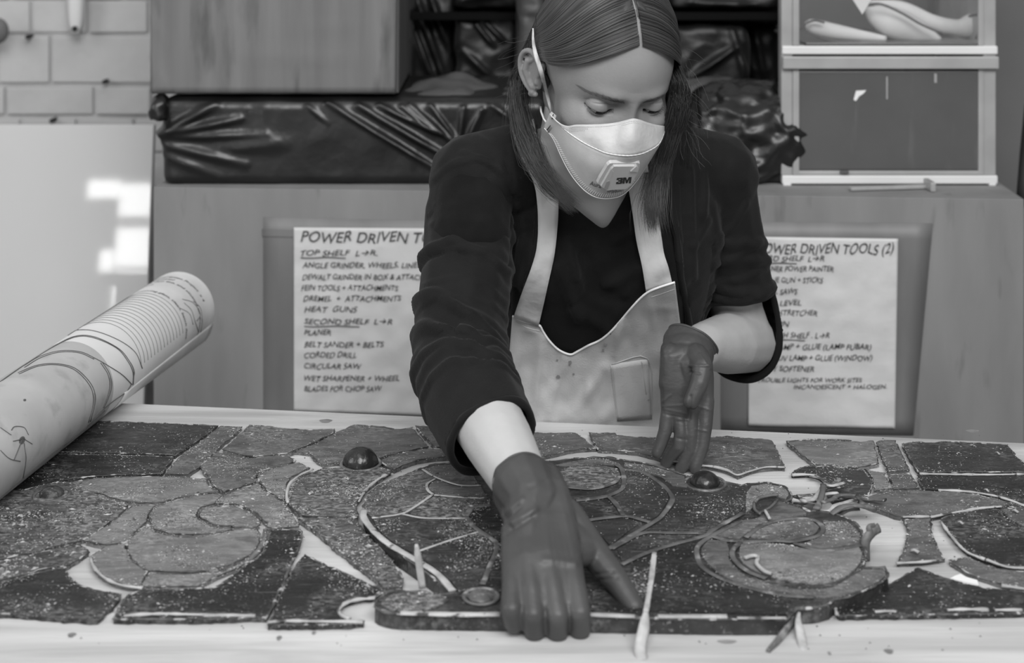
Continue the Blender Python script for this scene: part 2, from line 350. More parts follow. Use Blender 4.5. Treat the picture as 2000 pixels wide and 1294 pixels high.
# ------------------------------------------------------------------ things on the cabinet
def seg_disp(x, y, segs):
    d = 0
    for (x0, y0, x1, y1, w_, a) in segs:
        vx, vy = x1-x0, y1-y0; L2 = vx*vx+vy*vy; t = max(0, min(1, ((x-x0)*vx+(y-y0)*vy)/L2))
        dd = math.hypot(x-x0-t*vx, y-y0-t*vy); d += a*math.exp(-(dd/w_)**2)*(.35+.65*math.sin(math.pi*min(.98, max(.08, t))))
    return d
def soft_box(name, x0, x1, y0, y1, D, depth, m, parent=None, amp=.004, segs=(), seed=0, nx=110, ny=46, skew=0, rnd=.02, nsc=14):
    """wrapped box: rounded box whose front and top are displaced by creases"""
    P0, P1 = W(x0, y1, D), W(x1, y0, D); w_, h_ = P1.x-P0.x, P1.z-P0.z
    bm = bmesh.new(); vs = {}
    nz = 14
    def pt(u, v, q):      # box surface point u,v in 0..1 , q depth 0..1
        X, Y, Z = u*w_, q*depth, v*h_
        return Vector((X, Y, Z))
    def add(face, n1, n2):
        ids = []
        for i in range(n1+1):
            r_ = []
            for j in range(n2+1):
                a, b_ = i/n1, j/n2
                p = {'f': (a, b_, 0), 'k': (a, b_, 1), 't': (a, 1, b_), 'b': (a, 0, b_), 'l': (0, a, b_), 'r': (1, a, b_)}[face]
                r_.append(bm.verts.new(pt(*p)))
            ids.append(r_)
        for i in range(n1):
            for j in range(n2): bm.faces.new((ids[i][j], ids[i+1][j], ids[i+1][j+1], ids[i][j+1]))
    add('f', nx, ny); add('k', nx//4, ny//4); add('t', nx, nz); add('b', nx//4, 4); add('l', ny, nz); add('r', ny, nz)
    bmesh.ops.remove_doubles(bm, verts=bm.verts, dist=1e-5); bmesh.ops.recalc_face_normals(bm, faces=bm.faces)
    bm.normal_update()
    for v in bm.verts:
        c = v.co.copy(); X, Y, Z = c
        q = Vector((min(max(X, rnd), w_-rnd), min(max(Y, rnd), depth-rnd), min(max(Z, rnd), h_-rnd)))
        dlt = c-q; l = dlt.length
        if l > 1e-6:
            n = dlt/l; c = q+n*rnd
        else: n = v.normal
        if Y < rnd*2:
            xx = x0+(X/w_)*(x1-x0); yy = y1+(Z/h_)*(y0-y1); s = seg_disp(xx, yy, segs)
        else: s = 0
        p = c*nsc+Vector((seed, 0, 0))
        f = noise.noise(p)+.5*noise.noise(p*2.1)
        rdg = 1-abs(noise.noise(p*.9+Vector((3, 7, 1))))*2
        off = amp*(f*.6+rdg*.7)
        if Z < .004: off = min(off, 0)*.2
        c = c+n*(off+s); c.x += skew*c.z; v.co = c+Vector((P0.x, D, P0.z))
        if v.co.z < P0.z+.0005: v.co.z = P0.z+.0005
    return frombm(name, bm, m, parent, True)
# parcel wrapped in black plastic
segs = [(312, 262, 420, 205, 9, .010), (312, 262, 470, 232, 8, .009), (312, 268, 520, 262, 8, .006), (314, 280, 480, 320, 9, .008), (314, 300, 430, 345, 9, .004),
        (640, 200, 866, 338, 5.5, .012), (700, 205, 880, 310, 6, .010), (740, 205, 860, 262, 5, .010), (785, 208, 850, 258, 5, .010), (800, 205, 900, 290, 5, .009), (840, 205, 905, 290, 4, .008),
        (905, 210, 896, 292, 5, .008), (940, 215, 905, 290, 5, .008), (960, 205, 1010, 240, 6, .008), (600, 206, 640, 240, 5, .004), (430, 290, 560, 280, 14, .005)]
par = soft_box('wrapped_parcel', 312, 1070, 192, 366, 2.268, .34, mPlast, amp=.002, segs=segs, seed=3, nx=220, ny=60)
tag(par, 'long flat parcel wrapped in shiny black plastic lying on the cabinet', 'parcel')
tail = soft_box('t', 296, 322, 192, 240, 2.255, .05, mPlast, amp=.006, seed=9, nx=16, ny=14, rnd=.012, nsc=40); tail.name = 'bunched_corner'; tail.parent = par
# grey dusty fold of plastic on the parcel's top right
G = []
for i in range(26):
    u = i/25; row = []
    for j in range(16):
        v = j/15; x = 775+u*245
        prof = [(0, 0), (.08, 14), (.35, 27), (.47, 26), (.62, 8), (.75, 2), (.85, 6), (1, 14)]
        h_ = np.interp(u, [a for a, _ in prof], [b_ for _, b_ in prof])
        y = 205-(h_+8)*math.sin(v*math.pi*.5)
        D = 2.285+.005+.18*v
        p = W(x, 205, 2.285); hh = (h_+4)/F*2.3*math.sin(min(1, v*1.6)*math.pi*.5)+.012*noise.noise(Vector((u*5, v*4, 2)))*(1 if v > 0 else 0)
        row.append(Vector((p.x+.01*v, D, p.z+hh+.003)))
    G.append(row)
o = grid('crumpled_plastic_sheet', G, mPlastDustSheen, thick=.004); tag(o, 'dull grey crumpled plastic heaped on the right end of the long parcel', 'plastic sheet')
# cardboard box on the parcel
cb = empty('cardboard_box', W(535, 187, 2.45)); tag(cb, 'big worn cardboard box standing on the black wrapped parcel', 'box')
p0, p1 = W(296, 188, 2.28), W(772, 188, 2.28); bh = .42; zb = p0.z+.006
Gf = []
for i in range(40):
    t = i/39; row = []
    for j in range(60):
        s = j/59; x = p0.x-.0045*(1-s)*(t)*1.0+(p1.x-p0.x+.004*t)*s; z = zb+t*bh
        d = -.002*math.sin(math.pi*s)*math.sin(math.pi*t*2)+.0012*noise.noise(Vector((s*9, t*5, 4)))
        xx = 296+s*476; yy = 188-t*bh*F/2.28
        d -= seg_disp(xx, yy, [(296, 40, 330, 100, 5, .003), (300, 140, 345, 186, 5, .004), (460, 66, 720, 54, 3, .0015), (470, 115, 700, 122, 10, .002), (298, 160, 330, 186, 4, .003)])
        row.append(Vector((x, 2.28+d, z)))
    Gf.append(row)
grid('front_face', Gf, mCard, cb, thick=.004)
q = Vector((p1.x-.002, 2.28+.32, zb))
grid('side_face', [[Vector((p1.x+.003, 2.281, zb)), q], [Vector((p1.x+.006, 2.281, zb+bh)), q+Vector((0, 0, bh))]], mCardSide, cb, False, thick=.004)
grid('bottom_face', [[Vector((p0.x, 2.281, zb)), Vector((p1.x, 2.281, zb))], [Vector((p0.x, 2.6, zb)), q]], mCardSide, cb, False, thick=.004)
grid('left_face', [[Vector((p0.x, 2.281, zb)), Vector((p0.x, 2.6, zb))], [Vector((p0.x, 2.281, zb+bh)), Vector((p0.x, 2.6, zb+bh))]], mCardSide, cb, False, thick=.004)
grid('back_face', [[Vector((p0.x, 2.6, zb)), q], [Vector((p0.x, 2.6, zb+bh)), q+Vector((0, 0, bh))]], mCardSide, cb, False, thick=.004)
# crumpled bag at right
def crumple(name, cpx, D, rad, m, amp, seed, parent=None, flatz=None, segs=(), sub=6, sc=9):
    c = W(*cpx, D); bm = bmesh.new(); bmesh.ops.create_icosphere(bm, subdivisions=sub, radius=1)
    for v in bm.verts:
        n = v.co.normalized(); p = n*1.0
        s = Vector((math.copysign(abs(n.x)**.75, n.x)*rad[0], math.copysign(abs(n.y)**.8, n.y)*rad[1], math.copysign(abs(n.z)**.8, n.z)*rad[2]))
        q = s*sc*2.2+Vector((seed, seed*.3, 0))
        q2 = q+Vector((noise.noise(q*.7), noise.noise(q*.7+Vector((5, 0, 0))), noise.noise(q*.7+Vector((0, 5, 0)))))*.8
        r1 = (1-2.2*abs(noise.noise(q2))); r2_ = (1-2.2*abs(noise.noise(q2*2.3)))
        P = c+s+n*(amp*(r1*.8+r2_*.35))*(1-.75*max(0, abs(n.x)-.55)/.45)
        if n.y < -.25:
            a, b_ = px(P); P = P+n*seg_disp(a, b_, segs)*min(1, (-n.y-.25)*3)
        if flatz is not None and P.z < flatz: P.z = flatz+(P.z-flatz)*.02
        v.co = P
    for _ in range(2): bmesh.ops.smooth_vert(bm, verts=bm.verts, factor=.5, use_axis_x=True, use_axis_y=True, use_axis_z=True)
    return frombm(name, bm, m, parent, True)
bg = crumple('garbage_bag', (1470, 270), 2.355, (.120, .09, .088), mPlast, .013, 11.3, flatz=CT+.002,
    segs=[(1480, 185, 1445, 240, 5, .007), (1490, 200, 1530, 252, 5, .008), (1420, 275, 1470, 302, 5, .009), (1470, 302, 1530, 290, 5, .008), (1440, 345, 1510, 305, 5, .009), (1450, 358, 1530, 330, 5, .008)], sc=11)
tag(bg, 'crumpled shiny black plastic bag on the cabinet behind her shoulder', 'bag')
kn2 = crumple('garbage_bag', (1400, 208), 2.52, (.085, .07, .045), mPlastDustSheen, .010, 2.1, sub=5, sc=12); tag(kn2, 'dusty grey plastic bag behind the crumpled black one', 'bag')
kn2.location.z = 0
lowb = crumple('bag_tail', (1545, 365), 2.34, (.045, .05, .02), mPlast, .006, 5.1, sub=4, flatz=CT+.002); lowb.parent = bg
# drawer tower
D0 = 2.262; dz0 = CT+.0015
dt = empty('plastic_drawer_tower', (W(1738, 300, D0).x, D0+.17, dz0)); tag(dt, 'white plastic storage tower with two clear drawers standing on the cabinet', 'drawer tower')
def Wp(x, y, D=D0): return W(x, y, D)
def dbox(name, x0, x1, y0, y1, d0, d1, m, parent=dt, bev=.002):
    a, b_ = Wp(x0, y1), Wp(x1, y0); return box(name, ((a.x+b_.x)/2, D0+(d0+d1)/2, (a.z+b_.z)/2), (b_.x-a.x, d1-d0, b_.z-a.z), m, parent, bev=bev)
for y0, y1 in ((343, 359), (90, 106)): dbox('shelf_frame', 1528, 1949, y0, y1, 0, .03, mDrawFrame); dbox('shelf', 1596, 1946, y0+2, y1-2, .03, .33, mDrawFrame)
for (a, b_) in ((1527, 1549), (1922, 1947)): dbox('side_post', a, b_, -140, 343, .004, .03, mDrawRim)
dbox('foot', 1932, 1946, 356, 363.5, .0, .02, mDrawFrame); dbox('foot', 1530, 1546, 356, 363.5, .0, .02, mDrawFrame)
dbox('foot', 1932, 1946, 356, 363.5, .30, .32, mDrawFrame); dbox('foot', 1600, 1616, 356, 363.5, .30, .32, mDrawFrame)
dbox('back_sheet', 1596, 1946, -140, 343, .325, .333, mDrawFront); dbox('top_frame', 1528, 1949, -156, -140, 0, .03, mDrawFrame); dbox('side_sheet', 1944, 1947, -140, 343, .03, .325, mDrawRim)
lower = dbox('drawer', 1560, 1915, 138, 334, .004, .012, mDrawFront, bev=.003)
dbox('rim', 1528, 1949, 110, 134, -.006, .004, mDrawRim, lower); dbox('drawer_surround', 1549, 1562, 134, 343, .002, .01, mDrawRim, lower); dbox('drawer_surround', 1912, 1923, 134, 343, .002, .01, mDrawRim, lower)
dbox('drawer_surround', 1560, 1914, 334, 343, .002, .01, mDrawRim, lower); dbox('latch', 1640, 1658, 333, 339, -.003, .002, mInkSoft, lower)
for (x, y, w_, h_) in ((1826, 144, 5, 18), (1732, 150, 3, 44)): dbox('scuff', x, x+w_, y, y+h_, .0032, .0042, mDrawRim, lower, bev=0)
lb = mesh('torn_label', [Wp(1672, 177, D0+.003), Wp(1692, 176, D0+.003), Wp(1686, 183, D0+.003), Wp(1678, 188, D0+.003), Wp(1672, 197, D0+.003), Wp(1667, 195, D0+.003)], [(0, 1, 2, 3, 4, 5)], mWhite, lower)
def clearplastic():
    m = bpy.data.materials.new('clear_drawer_plastic'); m.use_nodes = True; nt = m.node_tree; b = nt.nodes['Principled BSDF']
    b.inputs['Base Color'].default_value = (.35, .35, .35, 1); b.inputs['Roughness'].default_value = .25; b.inputs['Alpha'].default_value = .10; return m
mClear = clearplastic()
up = dbox('drawer', 1562, 1913, -130, 84, .004, .007, mClear, bev=0)
dbox('drawer_back', 1600, 1913, -130, 84, .28, .285, mDrawFront, up); dbox('drawer_floor', 1575, 1913, 84, 89, .006, .28, mDrawFront, up)
dbox('drawer_surround', 1549, 1562, -140, 90, .002, .01, mDrawRim, up); dbox('drawer_surround', 1912, 1923, -140, 90, .002, .01, mDrawRim, up)
# foam forms inside the clear drawer
def blobpath(name, pts, D, m, flat=.5, lab=None, cat=None, group=None):
    P = resample([(x, y, r) for x, y, r in pts], 26)
    pp = [W(a, b_, D) for a, b_, r in P]; rr = [r/F*D for a, b_, r in P]
    o = tube(name, pp, rr, m, seg=14, flat=1, up=(0, 1, 0)); return tag(o, lab, cat, group)
ff1 = blobpath('foam_form', [(1572, 55, 6), (1584, 52, 15), (1620, 60, 16), (1670, 68, 12), (1730, 76, 6)], D0+.06, mFoam, lab='slim pale foam sole lying at left inside the clear upper drawer', cat='shoe form')
ff2 = blobpath('foam_form', [(1692, 18, 6), (1712, 30, 22), (1750, 48, 31), (1800, 66, 21), (1836, 78, 6)], D0+.075, mFoam, lab='broad pale foam sole leaning in the middle of the clear upper drawer', cat='shoe form')
ff3 = blobpath('foam_form', [(1700, 4, 4), (1760, 16, 14), (1820, 45, 17), (1870, 54, 16), (1893, 50, 22), (1908, 48, 24), (1912, 48, 8)], D0+.13, mFoam, lab='long pale foam form with a flared end at right in the clear drawer', cat='shoe form')
for pts, Dd, fo in (([(1690, 10), (1720, 8), (1760, 25), (1800, 48), (1840, 65)], D0+.035, ff2), ([(1892, 32), (1910, 30), (1916, 52), (1906, 76)], D0+.06, ff3), ([(1573, 60), (1572, 48), (1590, 40), (1610, 44)], D0+.035, ff1), ([(1575, 62), (1620, 78), (1680, 82)], D0+.035, ff1)):
    tube('edging_cord', [W(a, b_, Dd) for a, b_ in catmull(pts, 6)], .0022, mInkSoft, fo)
o = mesh('paper_triangle', [W(1662, -30, D0+.03), W(1708, -30, D0+.03), W(1700, 2, D0+.03), W(1684, 28, D0+.03), W(1662, -6, D0+.03)], [(0, 1, 2, 3, 4)], mWhite)
md = o.modifiers.new('s', 'SOLIDIFY'); md.thickness = .001; tag(o, 'white pointed paper corner hanging in the clear upper drawer', 'paper')
# steel rule in front of the tower
rl = empty('steel_rule', C(1.19, .03, CT)); tag(rl, 'thin metal straightedge lying on the cabinet in front of the drawer tower', 'ruler')
a, b_ = W(1660, 366, 2.215), W(1812, 364, 2.235); a.z = b_.z = CT+.004
box('blade', (a+b_)/2, ((b_-a).length, .012, .005), mMetal, rl, rz=math.atan2(b_.y-a.y, b_.x-a.x)); box('end_stop', b_+Vector((0, -.01, .004)), (.008, .04, .014), mMetal, rl)
# right edge: grey board and dark roll
gb = box('grey_board', (W(1990, 200, 2.6).x+.06, 2.62, 1.3), (.25, .02, 1.6), mGreyWall); tag(gb, 'dark grey upright board at the right frame edge beyond the tower', 'board')
dr = tube('dark_post', [W(2006, 396, 2.25), W(2013, 300, 2.30), W(2022, 205, 2.34)], .017, mInk, seg=10); tag(dr, 'slim black leaning rod at the right frame edge', 'rod')
# dark stored bags behind
bk = box('black_backdrop_board', (W(1165, 100, 2.86).x, 2.86, 1.35), (.80, .02, .9), mPlastDark); tag(bk, 'tall black board behind the stored bags', 'board')
zs = W(1000, 205, 2.62).z; zu = W(1000, 28, 2.64).z+.005
for (x0, x1, y0, y1, D, dp, m, lab, sg) in [
    (800, 886, -160, 172, 2.66, .12, mPlastDark, 'tall black sack standing right beside the cardboard box', [(815, 0, 870, 160, 7, .02), (840, -10, 880, 100, 6, .02), (810, 60, 850, 165, 6, .015)]),
    (888, 1010, 30, 205, 2.62, .14, mPlastDark, 'black plastic wrapped bundle behind her right ear', [(930, 48, 965, 90, 4, .012), (950, 46, 985, 80, 4, .010), (905, 100, 960, 150, 7, .01)]),
    (888, 1040, -160, 26, 2.64, .14, mPlastDark, 'black wrapped bundle at the top edge left of her hair', [(900, 0, 1010, -20, 7, .01)]),
    (1012, 1060, -160, 150, 2.52, .07, mPlastDustSheen, 'narrow plastic roll with painted sheen just behind her hair', [(1020, 20, 1050, 24, 5, .01)]),  # reflecting strip; its sheen is put in as greyer plastic
    (1310, 1462, 52, 205, 2.60, .14, mPlastDark, 'square black wrapped box behind her left shoulder', [(1350, 150, 1440, 90, 7, .014), (1430, 60, 1456, 160, 6, .012)]),
    (1310, 1530, -160, 44, 2.64, .14, mPlastDark, 'black wrapped bundle at the top edge beside the drawer tower', [(1345, 4, 1480, 8, 5, .012)]),
    (1465, 1524, 50, 205, 2.70, .10, mPlastDark, 'narrow black sack squeezed beside the drawer tower', [(1475, 60, 1490, 150, 6, .012)])]:
    o = soft_box('black_sack', x0, x1, y0, HY+F*(ZC-((zs if y1 > 100 else zu)+.002))/D, D, dp, m, amp=.006, segs=sg, seed=x0*.1, nx=40, ny=50, rnd=.015, nsc=20); tag(o, lab, 'bag')
sh = empty('storage_shelf', (.15, 2.68, CT)); tag(sh, 'dark shelf boards carrying the black bundles behind the woman', 'shelf')
box('shelf_board', (W(1165, 205, 2.7).x, 2.71, zs-.009), (.74, .22, .018), mMatte, sh)
box('shelf_board', (W(1165, 205, 2.7).x, 2.70, zu-.007), (.74, .2, .012), mMatte, sh)
for xx in (-.195, .50):
    box('upright', (xx, 2.72, (zs-.02+CT+.002)/2), (.02, .08, zs-.02-CT-.002), mMatte, sh)

# ------------------------------------------------------------------ work table
def back_edge(X): return 1.7045-.126*X
tb = empty('work_table', (0, 1.35, 0)); tag(tb, 'pale wooden worktable covered with leaded glass pieces', 'table')
XL, XR, Y0 = -.95, .98, .98
corners = [(XL, Y0), (XR, Y0-.02), (XR, back_edge(XR)), (XL, back_edge(XL))]
V = [(x, y, .9) for x, y in corners]+[(x, y, .876) for x, y in corners]
mesh('tabletop', V, [(0, 1, 2, 3), (7, 6, 5, 4), (0, 4, 5, 1), (1, 5, 6, 2), (2, 6, 7, 3), (3, 7, 4, 0)], mTable, tb)
for i, (x, y) in enumerate([(XL+.06, Y0+.06), (XR-.06, Y0+.06), (XR-.06, back_edge(XR)-.07), (XL+.06, back_edge(XL)-.07)]):
    box('leg', (x, y, .438), (.07, .07, .876), mTable, tb)
def flat_spot(name, x, y, rx, ry, m, parent, z=.9004):
    c = T(x, y); V = []
    for k in range(16):
        a = k/16*6.283; V.append((c.x+rx/F*c.y*math.cos(a)*(1+.2*math.sin(3*a)), c.y+ry*math.sin(a), z))
    return mesh(name, V, [tuple(range(16))], m, parent)
for x, y, rx, ry in ((636, 822, 12, .006), (140, 1240, 8, .004), (545, 1246, 5, .004), (613, 1236, 4, .003), (1420, 1253, 18, .003), (1736, 1272, 9, .004), (1900, 842, 12, .005), (1620, 1276, 3, .003), (1683, 935, 4, .002)):
    flat_spot('knot', x, y, rx, ry, mKnot, tb)

# ------------------------------------------------------------------ stained glass
def c4(x, y): return (x/2.588, 780+y/2.588)
def c5(x, y): return (400+x/2.588, 780+y/2.588)
def c6(x, y): return (1000+x/2.754, 820+y/2.754)
def c7(x, y): return (1300+x/2.7525, 820+y/2.7525)
def c8(x, y): return (1600+x/2.7525, 820+y/2.7525)
def c9(x, y): return (680+x/3.235, 850+y/3.235)
def mp(f, L_): return [f(a, b_) for a, b_ in L_]
def refine(P, step=.0045, jit=.0010, seed=0):
    """round the gentle bends of a closed outline, keep corners, roughen slightly"""
    P = [np.array(p[:2]) for p in P]; n = len(P); out = []
    ang = []
    for i in range(n):
        a = P[i]-P[i-1]; b_ = P[(i+1) % n]-P[i]; c = np.dot(a, b_)/(np.linalg.norm(a)*np.linalg.norm(b_)+1e-12); ang.append(math.degrees(math.acos(max(-1, min(1, c)))))
    for i in range(n):
        p1, p2 = P[i], P[(i+1) % n]
        p0 = P[i-1] if ang[i] < 42 else 2*p1-p2
        p3 = P[(i+2) % n] if ang[(i+1) % n] < 42 else 2*p2-p1
        k = max(1, int(np.linalg.norm(p2-p1)/step))
        for j in range(k):
            t = j/k; q = .5*((2*p1)+(-p0+p2)*t+(2*p0-5*p1+4*p2-p3)*t*t+(-p0+3*p1-3*p2+p3)*t**3)
            out.append(q+np.array([noise.noise(Vector((q[0]*140, q[1]*140, seed))), noise.noise(Vector((q[0]*140, q[1]*140, seed+9)))])*jit*2)
    return out
def inset(P, d):
    n = len(P); A_ = sum(P[i-1][0]*P[i][1]-P[i][0]*P[i-1][1] for i in range(n)); s = 1 if A_ > 0 else -1; out = []
    for i in range(n):
        t = P[(i+1) % n]-P[i-1]; t = t/(np.linalg.norm(t)+1e-12); out.append(P[i]+s*d*np.array([-t[1], t[0]]))
    return out
def plate(name, outline, z0, z1, m, parent, wave=0, seed=0):
    """flat glass plate: triangulated top with extruded sides"""
    bm = bmesh.new(); n = len(outline)
    vt = [bm.verts.new((p[0], p[1], z1+wave*noise.noise(Vector((p[0]*12, p[1]*12, seed))))) for p in outline]
    vb = [bm.verts.new((p[0], p[1], z0)) for p in outline]
    es = [bm.edges.new((vt[i], vt[(i+1) % n])) for i in range(n)]
    bmesh.ops.triangle_fill(bm, edges=es, use_beauty=True)
    for i in range(n): 
        try: bm.faces.new((vt[i], vt[(i+1) % n], vb[(i+1) % n], vb[i]))
        except ValueError: pass
    bmesh.ops.recalc_face_normals(bm, faces=bm.faces)
    return frombm(name, bm, m, parent)
def edge_strip(name, outline, z, r, m, parent, seed=0, closed=True, flat=.7):
    rr = [r*(.35+1.3*abs(noise.noise(Vector((p[0]*110, p[1]*110, seed))))) for p in outline]
    return tube(name, [(p[0], p[1], z) for p in outline], rr, m, parent, seg=6, flat=flat, closed=closed)
crumbs = []
def dust(outline, z, n, seed, smin=.00025, smax=.0011):
    n = int(n*3.8)
    xs = [p[0] for p in outline]; ys = [p[1] for p in outline]; rg = random.Random(seed); k = 0; tries = 0
    while k < n and tries < n*8:
        tries += 1
        x, y = rg.uniform(min(xs), max(xs)), rg.uniform(min(ys), max(ys))
        if rg.random() > max(0, .22+1.5*noise.noise(Vector((x*18, y*18, 5)))+.5*noise.noise(Vector((x*70, y*70, 5)))): continue
        if not inside(outline, x, y): continue
        crumbs.append((x, y, z, rg.uniform(smin, smax)*(2.6 if rg.random() < .05 else 1), rg.uniform(0, 6.28), rg.uniform(.5, 1))); k += 1
def rim_dust(P, z, seed, dens=1.0, zlow=.9004):
    rg = random.Random(seed*7+1); n = len(P)
    for i in range(n):
        a = P[i]; b_ = P[(i+1) % n]; t = b_-a; L_ = np.linalg.norm(t); nr = np.array([-t[1], t[0]])/(L_+1e-9)
        w_ = max(0, .55+1.6*noise.noise(Vector((a[0]*28, a[1]*28, seed))))
        for _ in range(int(L_/.0011*w_*dens+rg.random())):
            q = a+t*rg.random()+nr*rg.gauss(0, .0016); s = rg.uniform(.0003, .0011)*(1.7 if rg.random() < .1 else 1)
            crumbs.append((q[0], q[1], z if inside(P, q[0], q[1]) else z-.0012, s, rg.uniform(0, 6.28), rg.uniform(.6, 1.3)))
def inside(P, x, y):
    c = False; n = len(P); j = n-1
    for i in range(n):
        if (P[i][1] > y) != (P[j][1] > y) and x < (P[j][0]-P[i][0])*(y-P[i][1])/(P[j][1]-P[i][1])+P[i][0]: c = not c
        j = i
    return c
NG = [0]
def glass(pxs, tone, label, dustn=60, edge=mEdge, th=.0042, jewel=None, inner=(), pale=(), ring=None, er=.0013):
    NG[0] += 1; k = NG[0]; zt = .9+th+(k % 7)*.00018
    P = [np.array(T(a, b_, zt)[:2]) for a, b_ in pxs]; P = refine(P, seed=k); P = inset(P, .0009)
    c = np.mean(P, axis=0); g = empty('glass_piece', (c[0], c[1], .9)); tag(g, label, 'glass piece')
    plate('glass', P, .9003, zt, mG[tone], g, wave=.0006, seed=k)
    edge_strip('putty_edge', P, zt-.0002, er, edge, g, seed=k)
    for ln in pale: # pale thick putty along part of an edge
        Q = [T(a, b_, zt+.001) for a, b_ in catmull(ln, 6)]; tube('pale_putty', Q, [.0022*(.5+.9*abs(noise.noise(q*80))) for q in Q], mEdgeL, g, seg=6, flat=.7)
    for ln in inner:
        Q = [T(a, b_, zt+.0003) for a, b_ in catmull(ln, 6)]; tube('lead_came', Q, .0022, mCame, g, seg=6, flat=.45)
    dust([p for p in P], zt+.0004, dustn, k, smax=.0017 if tone == 'dusty' else .0012); rim_dust(P, zt+.0006, k, 1.3 if tone in ('light', 'dusty') else .8); return g, zt, P
def dome(parent, x, y, z, rx_px, h_, m=mJewel, ringr=1.35):
    c = T(x, y, z); r = rx_px/F*c.y; V = []; Fc = []; nr, ns = 7, 28
    for i in range(nr):
        a = i/(nr-1)*math.pi/2; fac = 1+.06*math.cos(8*0)
        for k in range(ns):
            t = k/ns*6.2832; rr = r*math.cos(a)*(1+.035*math.cos(t*8)*math.cos(a)); V.append((c.x+rr*math.cos(t), c.y+rr*math.sin(t), z+h_*math.sin(a)))
    for i in range(nr-1):
        for k in range(ns): Fc.append((i*ns+k, i*ns+(k+1) % ns, (i+1)*ns+(k+1) % ns, (i+1)*ns+k))
    mesh('glass_jewel', V, Fc, m, parent, True)
    R = [(c.x+r*ringr*math.cos(t/32*6.2832), c.y+r*ringr*math.sin(t/32*6.2832), z) for t in range(32)]
    tube('jewel_ring', R, [.0022*(.8+.4*abs(noise.noise(Vector(p)*70))) for p in R], mCame, parent, seg=6, flat=.6, closed=True)

glass(mp(c4, [(150, 262), (300, 180), (420, 105), (740, 115), (1105, 130), (1035, 183), (890, 280), (700, 272)]), 'dark', 'long dark glass rectangle beside the paper roll at the back edge', 90)
glass(mp(c4, [(100, 290), (230, 272), (700, 282), (885, 289), (820, 372), (740, 377), (520, 384), (350, 402), (230, 432), (170, 456), (40, 462), (-40, 500)]), 'vdark', 'black glass wedge running out from under the paper roll', 90)
glass(mp(c4, [(1112, 133), (1225, 138), (1200, 165), (1100, 250), (1060, 300), (985, 355), (955, 378), (830, 378), (905, 290), (1040, 190)]), 'mid', 'narrow slanting grey glass strip right of the long dark rectangle', 110)
glass(mp(c5, [(-20, 330), (10, 290), (60, 264), (190, 292), (300, 287), (415, 283), (465, 308), (430, 325), (340, 345), (280, 365), (260, 385), (260, 413), (180, 440), (95, 468), (50, 440), (20, 400), (5, 375), (-15, 360)]), 'mid', 'speckled grey glass fan centre left near the small gap', 120)
glass(mp(c5, [(266, 378), (340, 349), (472, 314), (535, 345), (480, 370), (430, 400), (412, 450), (408, 515), (370, 495), (310, 452), (270, 410)]), 'light', 'light grey fluted glass fan left of the dark domed jewel', 60)
glass(mp(c5, [(228, 126), (330, 134), (480, 150), (655, 147), (665, 160), (560, 215), (470, 250), (425, 268), (300, 282), (215, 286), (130, 262), (92, 250), (150, 195)]), 'mid', 'grey four sided glass with ragged back edge, left of the jewel row', 50)
glass(mp(c5, [(450, 260), (560, 220), (675, 160), (750, 128), (850, 130), (985, 150), (1055, 137), (1080, 175), (1132, 238), (1080, 248), (960, 272), (880, 296), (780, 292), (690, 315), (595, 328), (560, 308), (530, 270)]), 'mid', 'grey glass quadrilateral directly behind the dark domed jewel', 50)
glass(mp(c5, [(1064, 132), (1230, 140), (1340, 146), (1350, 238), (1160, 240), (1110, 190), (1075, 152)]), 'mid', 'back row glass half hidden behind her right sleeve', 30)
glass(mp(c6, [(30, 66), (340, 68), (385, 98), (455, 153), (340, 158), (180, 192), (80, 190)]), 'mid', 'back row glass just right of her right forearm', 50)
glass(mp(c6, [(412, 66), (555, 70), (565, 80), (720, 92), (900, 92), (1050, 86)])+mp(c7, [(240, 88), (350, 88), (450, 97), (530, 98), (575, 110), (610, 180), (645, 255), (560, 254), (470, 268), (390, 298), (340, 276), (250, 250), (170, 245)])+mp(c6, [(950, 240), (830, 214), (770, 197), (650, 170), (460, 157), (430, 110)]), 'mid', 'long grey back row glass under her left fingertips', 90, pale=[mp(c7, [(190, 243), (260, 250), (330, 268), (385, 294), (450, 275), (540, 252), (640, 253)])])
glass(mp(c7, [(642, 112), (760, 104), (870, 102), (1000, 108)])+mp(c8, [(0, 104), (100, 108), (200, 116), (295, 112), (326, 232), (200, 258)])+mp(c7, [(1020, 260), (900, 244), (805, 240), (730, 188)]), 'light', 'light rippled glass in the back row right of the wide table gap', 40)
glass(mp(c8, [(305, 116), (345, 106), (410, 108), (440, 165), (488, 268), (365, 274), (332, 195)]), 'mid', 'narrow grey glass strip left of the big dark rectangle at right', 30)
glass(mp(c8, [(442, 126), (520, 115), (600, 122), (660, 113), (740, 116), (1015, 130), (1060, 190), (1115, 250), (1130, 280), (533, 280), (490, 215)]), 'dark', 'big dark glass rectangle at the right back corner', 50)
glass(mp(c8, [(517, 292), (1130, 292), (1190, 470), (1095, 455), (1000, 425), (880, 392), (740, 378), (562, 370), (540, 345)]), 'vdark', 'black glass wedge below the dark rectangle at right', 40, pale=[mp(c8, [(540, 288), (700, 291), (900, 293), (1100, 290)]), mp(c8, [(640, 375), (800, 384), (930, 404), (1020, 428), (1110, 462)])])
glass(mp(c8, [(368, 290), (495, 288), (540, 366), (400, 371)]), 'mid', 'small square grey glass above the leaf shaped piece', 20)
glass(mp(c8, [(246, 264), (352, 284), (390, 368), (292, 382), (290, 345), (272, 305)]), 'light', 'small light glass beside the heap of lead scraps', 20)
